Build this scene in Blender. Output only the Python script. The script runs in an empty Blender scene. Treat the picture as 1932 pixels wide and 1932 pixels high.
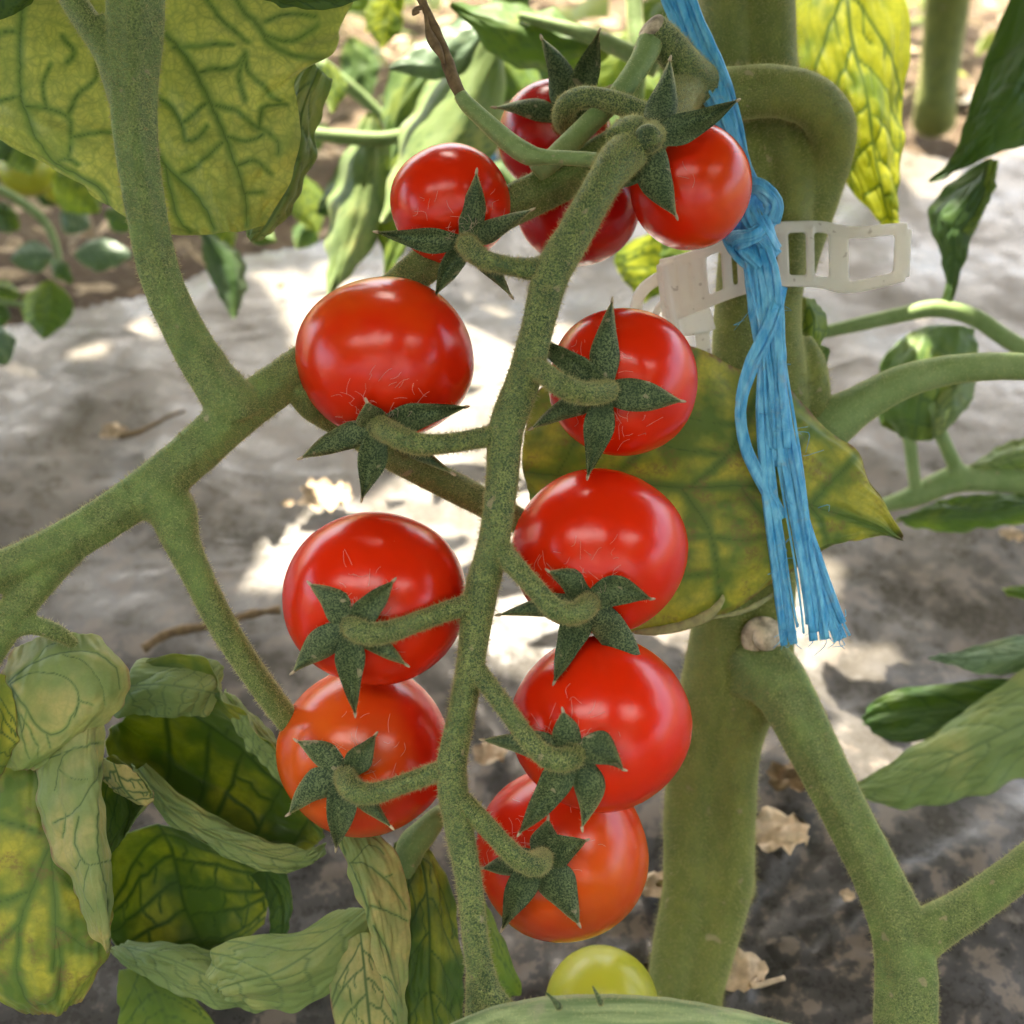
import bpy, math, random
import numpy as np
from mathutils import Vector, noise as mnoise

S = bpy.context.scene
COL = S.collection
W = 1932.0
TAN = math.tan(math.radians(25))
PITCH = math.radians(42)
CH = 0.26
CAM = np.array([0, 0, CH])
FWD = np.array([0, math.cos(PITCH), -math.sin(PITCH)])
UP = np.array([0, math.sin(PITCH), math.cos(PITCH)])
RT = np.array([1.0, 0, 0])
PX = 2 * TAN / W            # metres per photo pixel per metre of distance
rng = np.random.default_rng(7)

# ------------------------------------------------------------------ helpers
def PV(a):
    a = np.asarray(a, float)
    x = (a[..., 0:1] - W / 2) * PX * a[..., 2:3]
    y = (W / 2 - a[..., 1:2]) * PX * a[..., 2:3]
    return CAM + a[..., 2:3] * FWD + x * RT + y * UP

def P(x, y, d):
    return PV(np.array([x, y, d]))

def gdepth(x, y, z=0.0):
    v = (W / 2 - y) / (W / 2)
    return (CH - z) / (math.sin(PITCH) - v * TAN * math.cos(PITCH))

def G(x, y, z=0.0):
    return P(x, y, gdepth(x, y, z))

def cr(p, n):
    """Catmull-Rom through p (K x ...) sampled at n points, chord-length spaced."""
    p = np.asarray(p, float)
    K = len(p)
    f = p.reshape(K, -1)
    ext = np.vstack([2 * f[0] - f[1], f, 2 * f[-1] - f[-2]])
    seg = np.sqrt(((f[1:] - f[:-1]) ** 2).sum(1)) + 1e-9
    cum = np.concatenate([[0], np.cumsum(seg)])
    t = np.linspace(0, cum[-1], n)
    i = np.clip(np.searchsorted(cum, t, side='right') - 1, 0, K - 2)
    u = ((t - cum[i]) / seg[i])[:, None]
    p0, p1, p2, p3 = ext[i], ext[i + 1], ext[i + 2], ext[i + 3]
    o = 0.5 * (2 * p1 + (p2 - p0) * u + (2 * p0 - 5 * p1 + 4 * p2 - p3) * u ** 2 + (3 * p1 - p0 - 3 * p2 + p3) * u ** 3)
    return o.reshape((n,) + p.shape[1:])

def cru(p, n):
    """same, uniform parameter (for leaf grids)"""
    p = np.asarray(p, float); K = len(p); f = p.reshape(K, -1)
    ext = np.vstack([2 * f[0] - f[1], f, 2 * f[-1] - f[-2]])
    t = np.linspace(0, K - 1, n); i = np.clip(t.astype(int), 0, K - 2); u = (t - i)[:, None]
    p0, p1, p2, p3 = ext[i], ext[i + 1], ext[i + 2], ext[i + 3]
    o = 0.5 * (2 * p1 + (p2 - p0) * u + (2 * p0 - 5 * p1 + 4 * p2 - p3) * u ** 2 + (3 * p1 - p0 - 3 * p2 + p3) * u ** 3)
    return o.reshape((n,) + p.shape[1:])

WL = {}
def obj(name, V, F, mats, parent=None, smooth=True, attrs=None, mi=None, origin=None):
    V = np.asarray(V, float)
    if parent is not None:
        org = WL[parent]
    elif origin is not None:
        org = np.asarray(origin, float)
    else:
        c = V.mean(0); org = np.array([c[0], c[1], V[:, 2].min()])
    me = bpy.data.meshes.new(name)
    me.from_pydata((V - org).tolist(), [], F if isinstance(F, list) else F.tolist())
    for m in (mats if isinstance(mats, (list, tuple)) else [mats]):
        me.materials.append(m)
    if mi is not None:
        me.polygons.foreach_set('material_index', np.asarray(mi, np.int32))
    if smooth:
        me.polygons.foreach_set('use_smooth', np.ones(len(me.polygons), bool))
    for k, v in (attrs or {}).items():
        a = me.attributes.new(k, 'FLOAT', 'POINT'); a.data.foreach_set('value', np.asarray(v, np.float32))
    me.update()
    o = bpy.data.objects.new(name, me); COL.objects.link(o)
    if parent is not None:
        o.parent = parent; WL[o] = org
    else:
        o.location = org; WL[o] = org
    return o

def tag(o, label=None, cat=None, group=None, kind=None):
    if label: o['label'] = label
    if cat: o['category'] = cat
    if group: o['group'] = group
    if kind: o['kind'] = kind
    return o

def empty(name, loc, label, cat, group=None):
    o = bpy.data.objects.new(name, None); COL.objects.link(o)
    o.empty_display_size = 0.01
    o.location = loc; WL[o] = np.asarray(loc, float)
    return tag(o, label, cat, group)

def merge(parts):
    V, F, n = [], [], 0
    for v, f in parts:
        V.append(np.asarray(v)); F += [[i + n for i in q] for q in f]; n += len(v)
    return np.vstack(V), F

def sweep(c, ring, cap=True):
    """c: n x 3 centres, ring: n x m x 3 points"""
    n, m = ring.shape[:2]
    V = ring.reshape(-1, 3); F = []
    for i in range(n - 1):
        for j in range(m):
            k = (j + 1) % m
            F.append([i * m + j, i * m + k, (i + 1) * m + k, (i + 1) * m + j])
    if cap:
        V = np.vstack([V, c[0], c[-1]]); a = n * m
        for j in range(m):
            k = (j + 1) % m
            F.append([a, k, j]); F.append([a + 1, (n - 1) * m + j, (n - 1) * m + k])
    return V, F

def frames(c):
    t = np.gradient(c, axis=0); t /= np.linalg.norm(t, axis=1)[:, None] + 1e-12
    a = np.cross(t[0], FWD)
    if np.linalg.norm(a) < .1: a = np.cross(t[0], UP)
    a /= np.linalg.norm(a); A = [a]
    for i in range(1, len(c)):
        a = a - t[i] * a.dot(t[i]); a /= np.linalg.norm(a) + 1e-12; A.append(a)
    A = np.array(A); B = np.cross(t, A)
    return t, A, B

def tube(pts, n=None, m=14, wob=.03, seed=0, flat=1.0, flute=0.0, nfl=5):
    pts = np.asarray(pts, float)
    if n is None:
        n = int(max(8, np.sqrt(((pts[1:, :2] - pts[:-1, :2]) ** 2).sum(1)).sum() / 9))
    q = cr(pts, n)
    c = PV(q[:, :3]); r = np.maximum(q[:, 3], .3) * PX * q[:, 2]
    r = r * (1 + wob * np.array([mnoise.noise(Vector((i * .35 + seed * 9.1, seed * 3.3, 0))) for i in range(n)]))
    t, A, B = frames(c)
    ph = np.linspace(0, 2 * np.pi, m, endpoint=False)
    pr = 1 + flute * np.cos(nfl * ph + seed)
    ring = c[:, None] + r[:, None, None] * pr[None, :, None] * (np.cos(ph)[None, :, None] * A[:, None] + flat * np.sin(ph)[None, :, None] * B[:, None])
    return sweep(c, ring)

def union(parts, voxel=.0004, it=6, fac=.5):
    V, F = merge(parts)
    me = bpy.data.meshes.new('tmp'); me.from_pydata(V.tolist(), [], F)
    o = bpy.data.objects.new('tmp', me); COL.objects.link(o)
    md = o.modifiers.new('r', 'REMESH'); md.mode = 'VOXEL'; md.voxel_size = voxel; md.adaptivity = 0
    sm = o.modifiers.new('s', 'SMOOTH'); sm.factor = fac; sm.iterations = it
    dg = bpy.context.evaluated_depsgraph_get(); dg.update()
    e = o.evaluated_get(dg); m2 = e.to_mesh()
    n = len(m2.vertices); V = np.empty(n * 3); m2.vertices.foreach_get('co', V)
    F = [list(p.vertices) for p in m2.polygons]
    e.to_mesh_clear(); bpy.data.objects.remove(o); bpy.data.meshes.remove(me)
    return V.reshape(-1, 3), F

def hairs(V, F, count, L=(.0004, .0012), r=.00002, seed=1, lean=.5, keep=None):
    g = np.random.default_rng(seed)
    T = np.array([[f[0], f[1], f[2]] for f in F] + [[f[0], f[2], f[3]] for f in F if len(f) == 4])
    a, b, c = V[T[:, 0]], V[T[:, 1]], V[T[:, 2]]
    nn = np.cross(b - a, c - a); ar = np.linalg.norm(nn, axis=1); N = nn / (ar[:, None] + 1e-15)
    w = ar.copy()
    if keep is not None: w *= keep((a + b + c) / 3, N)
    k = g.choice(len(T), count, p=w / w.sum())
    u, v = g.random(count), g.random(count); s = u + v > 1; u[s] = 1 - u[s]; v[s] = 1 - v[s]
    p = a[k] + u[:, None] * (b[k] - a[k]) + v[:, None] * (c[k] - a[k])
    n = N[k]
    d = n + lean * g.normal(size=(count, 3)); d /= np.linalg.norm(d, axis=1)[:, None]
    d = np.where(((d * n).sum(1) < .1)[:, None], n, d)
    l = L[0] + (L[1] - L[0]) * g.random(count) ** 2
    e1 = np.cross(d, g.normal(size=(count, 3))); e1 /= np.linalg.norm(e1, axis=1)[:, None] + 1e-12
    e2 = np.cross(d, e1)
    ben = e1 * (l * .25 * g.normal(size=count))[:, None]
    base = p - n * .00003
    ring = [base + r * (math.cos(x) * e1 + math.sin(x) * e2) for x in (0, 2.094, 4.189)]
    mid = [p + d * (l * .55)[:, None] + .75 * r * (math.cos(x) * e1 + math.sin(x) * e2) for x in (0, 2.094, 4.189)]
    tip = p + d * l[:, None] + ben
    HV = np.stack(ring + mid + [tip], 1).reshape(-1, 3)
    o = np.arange(count)[:, None] * 7
    q = np.concatenate([o + np.array([[0, 1, 4, 3]]), o + np.array([[1, 2, 5, 4]]), o + np.array([[2, 0, 3, 5]])])
    t = np.concatenate([o + np.array([[3, 4, 6]]), o + np.array([[4, 5, 6]]), o + np.array([[5, 3, 6]])])
    return HV, q, t

def hairy(name, V, F, mats, parent, count, origin=None, **kw):
    """body + hairs as one mesh; material 1 = hair"""
    HV, q, t = hairs(V, F, count, **kw)
    n = len(V)
    F2 = F + (q + n).tolist() + (t + n).tolist()
    mi = np.r_[np.zeros(len(F)), np.ones(len(q) + len(t))]
    return obj(name, np.vstack([V, HV]), F2, mats, parent, mi=mi, origin=origin)

# ------------------------------------------------------------------ materials
class M:
    def __init__(s, name):
        s.m = bpy.data.materials.new(name); s.m.use_nodes = True
        s.t = s.m.node_tree; s.t.nodes.clear()
        s.out = s.t.nodes.new('ShaderNodeOutputMaterial')
    def n(s, typ, ins=None, **pr):
        nd = s.t.nodes.new('ShaderNode' + typ)
        for k, v in pr.items(): setattr(nd, k, v)
        for k, v in (ins or {}).items(): s.set(nd.inputs[k], v)
        return nd
    def set(s, sock, v):
        if isinstance(v, bpy.types.NodeSocket): s.t.links.new(v, sock)
        elif isinstance(v, bpy.types.Node): s.t.links.new(v.outputs[0], sock)
        else:
            if isinstance(v, (tuple, list)) and len(v) == 3 and sock.type == 'RGBA': v = (*v, 1)
            sock.default_value = v
    def co(s): return s.n('TexCoord').outputs['Object']
    def noise(s, co, scale, detail=2, rough=.5, dist=0):
        return s.n('TexNoise', {'Vector': co, 'Scale': scale, 'Detail': detail, 'Roughness': rough, 'Distortion': dist}).outputs[0]
    def ramp(s, f, a, b, lo=0., hi=1.):
        return s.n('MapRange', {0: f, 1: a, 2: b, 3: lo, 4: hi}, clamp=True).outputs[0]
    def mix(s, f, a, b, bt='MIX'):
        nd = s.t.nodes.new('ShaderNodeMix'); nd.data_type = 'RGBA'; nd.blend_type = bt
        s.set(nd.inputs[0], f); s.set(nd.inputs[6], a); s.set(nd.inputs[7], b)
        return nd.outputs[2]
    def math(s, op, a, b=0.):
        return s.n('Math', {0: a, 1: b}, operation=op).outputs[0]
    def attr(s, name):
        return s.n('Attribute', attribute_name=name).outputs['Fac']
    def bump(s, h, st=.5, dist=.0005):
        return s.n('Bump', {'Height': h, 'Strength': st, 'Distance': dist}).outputs[0]
    def bsdf(s, **k):
        names = {'col': 'Base Color', 'rough': 'Roughness', 'spec': 'Specular IOR Level', 'nrm': 'Normal', 'sheen': 'Sheen Weight',
                 'sheent': 'Sheen Tint', 'sheenr': 'Sheen Roughness', 'sss': 'Subsurface Weight', 'ssr': 'Subsurface Radius', 'sssc': 'Subsurface Scale',
                 'coat': 'Coat Weight', 'coatr': 'Coat Roughness', 'trans': 'Transmission Weight', 'metal': 'Metallic', 'ior': 'IOR'}
        return s.n('BsdfPrincipled', {names[a]: v for a, v in k.items()})
    def done(s, sh):
        s.t.links.new(sh.outputs[0], s.out.inputs[0]); return s.m

def stem_mat(name, dark, light, tint, fine=2600, tintamt=.5, grain=.9):
    m = M(name); co = m.co()
    g = m.noise(co, fine, 3, .6)
    lo = m.noise(co, 130, 3)
    st = m.noise(m.n('Mapping', {'Vector': co, 'Scale': (1, 1, .2)}), 420, 3)
    c = m.mix(m.ramp(g, .5 - .14 / grain, .5 + .16 / grain), dark, light)
    c = m.mix(m.math('MULTIPLY', m.ramp(lo, .42, .66), tintamt), c, tint)
    c = m.mix(m.ramp(st, .42, .72, 0, .5), c, dark)
    sp = m.noise(co, 330, 2)
    c = m.mix(m.ramp(sp, .69, .72, 0, .6), c, (.38, .31, .20))
    b = m.bsdf(col=c, rough=.62, spec=.3, nrm=m.bump(g, .6, .00025), sheen=.75, sheent=(.85, .82, .38, 1), sheenr=.35)
    return m.done(b)

def leaf_mat(name, green, yellow, vein, yel=(.42, .6), yscale=70, spot=0., rough=.5, tr=.35, trc=None, edge=None, grain=.2, midamt=.35, netamt=1., vw=1., spotc=(.22, .12, .06)):
    m = M(name); co = m.co()
    lo = m.noise(co, yscale, 3, .55)
    v, w, e = m.attr('vein'), m.attr('veinw'), m.attr('edge')
    y = m.math('MULTIPLY', m.ramp(lo, *yel), m.ramp(w, .25, .85, 1, .0))
    c = m.mix(y, green, yellow)
    fine = m.noise(co, 2200, 3, .6)
    c = m.mix(m.ramp(fine, .3, .7, 0, grain), c, m.mix(.5, c, (.02, .03, .01)))
    mid = m.noise(co, 420, 3, .6)
    c = m.mix(m.ramp(mid, .35, .75, 0, midamt), c, m.mix(.55, c, green))
    wco = m.n('VectorMath', {0: co, 1: m.n('VectorMath', {0: m.n('TexNoise', {'Vector': co, 'Scale': 300.}).outputs[1], 1: (.002, .002, .002)}, operation='MULTIPLY').outputs[0]}, operation='ADD').outputs[0]
    for sc_, am in ((260., .20), (640., .16)):
        net = m.n('TexVoronoi', {'Vector': wco, 'Scale': sc_}, feature='DISTANCE_TO_EDGE').outputs['Distance']
        c = m.mix(m.ramp(net, .0, .16, am * netamt, 0), c, m.mix(.35, green, vein))
    c = m.mix(m.math('MULTIPLY', v, vw * .85), c, vein)
    if spot > 0:
        sp = m.noise(co, 190, 4, .65); sp2 = m.noise(co, 1500, 2, .6)
        f = m.math('MULTIPLY', m.ramp(sp, .52, .63, 0, spot), m.ramp(sp2, .4, .6, .25, 1))
        c = m.mix(f, c, spotc)
    if edge:
        en = m.noise(co, 500, 3)
        c = m.mix(m.math('MULTIPLY', m.ramp(e, .93, .985), m.ramp(en, .35, .6)), c, edge)
    h = m.math('ADD', m.math('MULTIPLY', fine, .25), m.math('MULTIPLY', v, -.2))
    nr = m.bump(h, .45, .0003)
    b = m.bsdf(col=c, rough=rough, spec=.35, nrm=nr, sheen=.15, sheent=(.8, .85, .6, 1))
    tc = m.mix(.5, m.mix(1., c, (2.2, 2.2, 1.2), 'MULTIPLY'), trc or (.45, .55, .05))
    tc = m.mix(m.math('MULTIPLY', v, .8), tc, m.mix(1., tc, (.3, .4, .25), 'MULTIPLY'))
    tl = m.n('BsdfTranslucent', {'Color': tc, 'Normal': nr})
    sh = m.n('MixShader', {0: tr, 1: b.outputs[0], 2: tl.outputs[0]})
    return m.done(sh)

def plain(name, col, rough=.6, spec=.3, var=.3, scale=300, **k):
    m = M(name); co = m.co(); g = m.noise(co, scale, 4, .6)
    c = m.mix(m.ramp(g, .3, .7), tuple(x * (1 - var) for x in col), tuple(min(1, x * (1 + var)) for x in col))
    return m.done(m.bsdf(col=c, rough=rough, spec=spec, nrm=m.bump(g, .3, .0005), **k))

def fruit_mat(name, red, orange, rough=.20):
    m = M(name); co = m.co()
    rp = m.attr('ripe'); lo = m.noise(co, 110, 2)
    f = m.ramp(m.math('ADD', rp, m.math('MULTIPLY', m.math('SUBTRACT', lo, .5), .7)), .25, .85)
    c = m.mix(f, red, orange)
    vo = m.n('TexVoronoi', {'Vector': co, 'Scale': 420., 'Randomness': 1.})
    vs = m.n('SeparateColor', {0: vo.outputs['Color']})
    sp = m.math('MULTIPLY', m.ramp(vo.outputs['Distance'], .025, .045, 1, 0), m.ramp(vs.outputs[0], .86, .88))
    c = m.mix(m.math('MULTIPLY', sp, .45), c, (.75, .3, .15))
    dust = m.noise(co, 2400, 2)
    c = m.mix(m.ramp(dust, .66, .95, 0, .05), c, (.5, .2, .1))
    r = m.ramp(m.noise(co, 700, 3), .3, .7, rough - .02, rough + .05)
    b = m.bsdf(col=c, rough=r, spec=.46, sss=.10, ssr=(1.0, .15, .03), sssc=.002, nrm=m.bump(m.noise(co, 1300, 2), .05, .0002), coat=0.)
    return m.done(b)

MT = {}
MT['stem'] = stem_mat('stem_green', (.080, .108, .020), (.25, .28, .072), (.235, .255, .055), tintamt=.55, grain=1.1, fine=3400)
MT['stalk'] = stem_mat('stalk_green', (.045, .085, .022), (.27, .325, .105), (.18, .28, .07), tintamt=.5, grain=1.1, fine=3000)
MT['truss'] = stem_mat('truss_green', (.020, .055, .020), (.27, .315, .10), (.09, .16, .045), tintamt=.25, grain=1.7, fine=3000)
MT['smooth'] = stem_mat('smooth_stalk', (.14, .22, .065), (.25, .34, .13), (.27, .35, .15), tintamt=.5, grain=.4, fine=1200)
def ribbed_mat():
    m = M('ribbed_stalk'); co = m.co()
    st = m.noise(m.n('Mapping', {'Vector': co, 'Scale': (.06, 1, 1)}), 520, 3, .6); fn = m.noise(co, 2600, 2); bl = m.noise(co, 160, 3)
    c = m.mix(m.ramp(st, .36, .66), (.10, .18, .055), (.34, .42, .19))
    c = m.mix(m.ramp(bl, .58, .70, 0, .6), c, (.36, .34, .22))
    c = m.mix(m.ramp(fn, .4, .7, 0, .3), c, (.12, .19, .07))
    return m.done(m.bsdf(col=c, rough=.5, spec=.35, nrm=m.bump(st, .5, .0006), sheen=.3, sheent=(.75, .8, .5, 1)))
MT['ribbed'] = ribbed_mat()
MT['sepal'] = stem_mat('sepal_green', (.014, .038, .014), (.15, .195, .080), (.038, .080, .030), tintamt=.3, grain=2.0, fine=3000)
hm = M('hair_pale')
MT['hair'] = hm.done(hm.n('MixShader', {0: .5, 1: hm.bsdf(col=(.60, .56, .28, 1), rough=.5, spec=.4).outputs[0], 2: hm.n('BsdfTranslucent', {'Color': (.75, .70, .36, 1)}).outputs[0]}))
MT['hairw'] = plain('hair_white', (.66, .46, .36), .4, .4, .05)
MT['tip'] = plain('dry_tip', (.45, .36, .24), .7)
MT['dead'] = plain('dead_brown', (.17, .115, .06), .8, .2, .45, 500)
MT['dry'] = plain('dry_leaf', (.50, .38, .25), .8, .2, .4, 250)
MT['rim'] = plain('dry_leaf_rim', (.30, .31, .14), .65, .3, .35, 500)
MT['cork'] = plain('cork_scar', (.46, .38, .27), .85, .15, .6, 420)
MT['red'] = fruit_mat('tomato_red', (.70, .022, .002), (.70, .09, .005))
MT['orange'] = fruit_mat('tomato_orange_red', (.64, .022, .004), (.66, .10, .008))
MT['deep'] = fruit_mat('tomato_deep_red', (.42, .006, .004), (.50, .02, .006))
MT['unripe'] = fruit_mat('tomato_unripe', (.42, .42, .03), (.38, .44, .04), .3)
LP = dict(vein=(.045, .09, .03))
MT['pale'] = leaf_mat('leaf_pale_under', (.26, .335, .12), (.56, .48, .19), (.06, .12, .035), yel=(.42, .58), edge=(.30, .17, .10), tr=.32)
MT['palegreen'] = leaf_mat('leaf_palegreen_under', (.22, .30, .10), (.40, .41, .14), (.09, .16, .055), yel=(.5, .7), tr=.25, vw=.7)
MT['yellow'] = leaf_mat('leaf_yellow_under', (.22, .31, .075), (.66, .63, .16), (.07, .13, .035), yel=(.16, .50), tr=.35, midamt=.15, netamt=1.7, vw=.75, yscale=55)
MT['mottled'] = leaf_mat('leaf_mottled', (.135, .22, .045), (.60, .54, .07), (.06, .12, .03), yel=(.38, .58), spot=.65, edge=(.24, .12, .07), tr=.3, vw=.3, yscale=90)
MT['dark'] = leaf_mat('leaf_dark_upper', (.055, .11, .018), (.36, .35, .03), (.045, .085, .02), yel=(.47, .62), tr=.35, vw=.35, yscale=60)
MT['mid'] = leaf_mat('leaf_mid_green', (.115, .20, .05), (.28, .34, .07), (.14, .23, .08), yel=(.5, .7), tr=.4, vw=.6)
MT['deepg'] = leaf_mat('leaf_deep_green', (.05, .11, .025), (.10, .16, .03), (.06, .12, .035), yel=(.5, .7), tr=.35, vw=.6)
MT['glow'] = leaf_mat('leaf_sunlit_yellow', (.15, .22, .02), (.42, .42, .03), (.09, .15, .02), yel=(.35, .5), tr=.62, yscale=90, trc=(.7, .72, .03))
MT['bright'] = leaf_mat('leaf_bright_green', (.16, .26, .04), (.33, .38, .06), (.12, .2, .05), yel=(.4, .65), tr=.45)
MT['silver'] = leaf_mat('leaf_silvery', (.20, .29, .18), (.30, .36, .20), (.10, .17, .07), yel=(.5, .7), tr=.25, rough=.4)

def twine_mat():
    m = M('twine_blue'); co = m.co()
    g = m.noise(m.n('Mapping', {'Vector': co, 'Scale': (1, .4, .25)}), 900, 3, .6)
    d = m.noise(co, 260, 4, .65)
    c = m.mix(m.ramp(g, .3, .7), (.03, .33, .70), (.20, .64, .92))
    c = m.mix(m.ramp(d, .58, .72, 0, .5), c, (.33, .45, .52))
    b = m.bsdf(col=c, rough=.28, spec=.6, nrm=m.bump(g, .5, .0002))
    tl = m.n('BsdfTranslucent', {'Color': c})
    return m.done(m.n('MixShader', {0: .15, 1: b.outputs[0], 2: tl.outputs[0]}))
MT['twine'] = twine_mat()

def clip_mat():
    m = M('clip_plastic'); co = m.co()
    d = m.noise(co, 420, 3, .6); lo = m.noise(co, 90, 2)
    c = m.mix(m.ramp(lo, .35, .65), (.76, .72, .66), (.84, .81, .76))
    c = m.mix(m.ramp(d, .655, .69, 0, .85), c, (.16, .09, .055))
    b = m.bsdf(col=c, rough=.3, spec=.5, sss=.2, ssr=(1, .9, .8), sssc=.002)
    tl = m.n('BsdfTranslucent', {'Color': (.92, .90, .84, 1)})
    return m.done(m.n('MixShader', {0: .5, 1: b.outputs[0], 2: tl.outputs[0]}))
MT['clip'] = clip_mat()

def mulch_mat():
    m = M('mulch_film'); co = m.n('NewGeometry').outputs['Position']
    a = m.noise(co, 26, 5, .65); b_ = m.noise(co, 75, 5, .7); f = m.noise(co, 420, 4, .7)
    yy = m.n('SeparateXYZ', {0: co})
    c = m.mix(m.ramp(a, .35, .65), (.098, .084, .062), (.160, .140, .108))
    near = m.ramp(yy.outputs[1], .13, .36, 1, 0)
    c = m.mix(m.math('MULTIPLY', near, .8), c, (.030, .029, .031))  # near film darker: own tone plus weaker grazing sheen put into colour
    dirt = m.math('MULTIPLY', m.ramp(b_, .53, .58), m.ramp(yy.outputs[1], .15, .5, 1, .35))
    c = m.mix(m.math('MULTIPLY', dirt, .65), c, (.20, .155, .115))
    c = m.mix(m.ramp(f, .62, .72, 0, .22), c, (.25, .205, .155))
    c = m.mix(m.ramp(m.noise(co, 150, 4, .7), .60, .7, 0, .15), c, (.06, .05, .036))
    r = m.math('ADD', m.ramp(b_, .45, .60, .22, .50), m.ramp(f, .4, .7, 0, .12))
    mp = m.n('Mapping', {'Vector': co, 'Rotation': (0, 0, .5), 'Scale': (8., 19., 15.)})
    t = m.n('TexNoise', {'Vector': mp, 'Scale': 1., 'Detail': 3., 'Roughness': .55, 'Distortion': .6})
    rd = m.math('SUBTRACT', 1., m.math('MULTIPLY', m.math('ABSOLUTE', m.math('SUBTRACT', t.outputs[0], .5)), 6.))
    rd = m.math('POWER', m.math('MAXIMUM', rd, 0.), 2.)
    h = m.math('ADD', m.math('MULTIPLY', rd, .14), m.math('ADD', m.math('MULTIPLY', f, .05), m.math('MULTIPLY', m.noise(co, 45, 2), .6)))
    return m.done(m.bsdf(col=c, rough=r, spec=.5, nrm=m.bump(h, .4, .004)))
MT['mulch'] = mulch_mat()

def soil_mat():
    m = M('soil'); co = m.n('NewGeometry').outputs['Position']
    a = m.noise(co, 30, 5, .7); f = m.noise(co, 200, 5, .7)
    c = m.mix(m.ramp(a, .35, .65), (.10, .065, .04), (.22, .16, .10))
    c = m.mix(m.ramp(f, .55, .7), c, (.36, .28, .19))
    return m.done(m.bsdf(col=c, rough=.9, spec=.2, nrm=m.bump(f, .8, .01)))
MT['soil'] = soil_mat()

# ------------------------------------------------------------------ leaves
def veins(Wp, Lp, n, g, tert=True):
    """vein segments in (u*Wp, v*Lp) px space: list of (x0,y0,x1,y1,width)"""
    seg = []
    def line(p, w):
        for a, b in zip(p[:-1], p[1:]): seg.append((*a, *b, w))
    line([(0, Lp * t) for t in np.linspace(-.02, 1.0, 12)], 1.0)
    for s in (-1, 1):
        sec = []
        for k in range(n):
            v0 = (k + .25 + .3 * g.random() + (.2 if s > 0 else 0)) / (n + .4)
            rise = .24 + .14 * g.random()
            us = np.linspace(0, 1.0, 9)
            p = [(s * u * Wp * .98, (v0 + rise * u ** 1.35 * (1.1 - v0)) * Lp + g.normal() * 2.2) for u in us]
            line(p, .75); sec.append(p)
        if not tert: continue
        for k in range(len(sec) - 1):
            for j in (2, 4, 6, 7):
                if g.random() < .45: continue
                a = np.array(sec[k][j]); b = np.array(sec[k + 1][min(8, max(1, j + g.integers(-1, 2)))])
                q = [tuple(a + (b - a) * t + g.normal(size=2) * np.linalg.norm(b - a) * .07 * (0 < t < 1)) for t in np.linspace(0, 1, 5)]
                if g.random() < .45: q = q[:3]
                line(q, .42)
    return np.array(seg)

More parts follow.
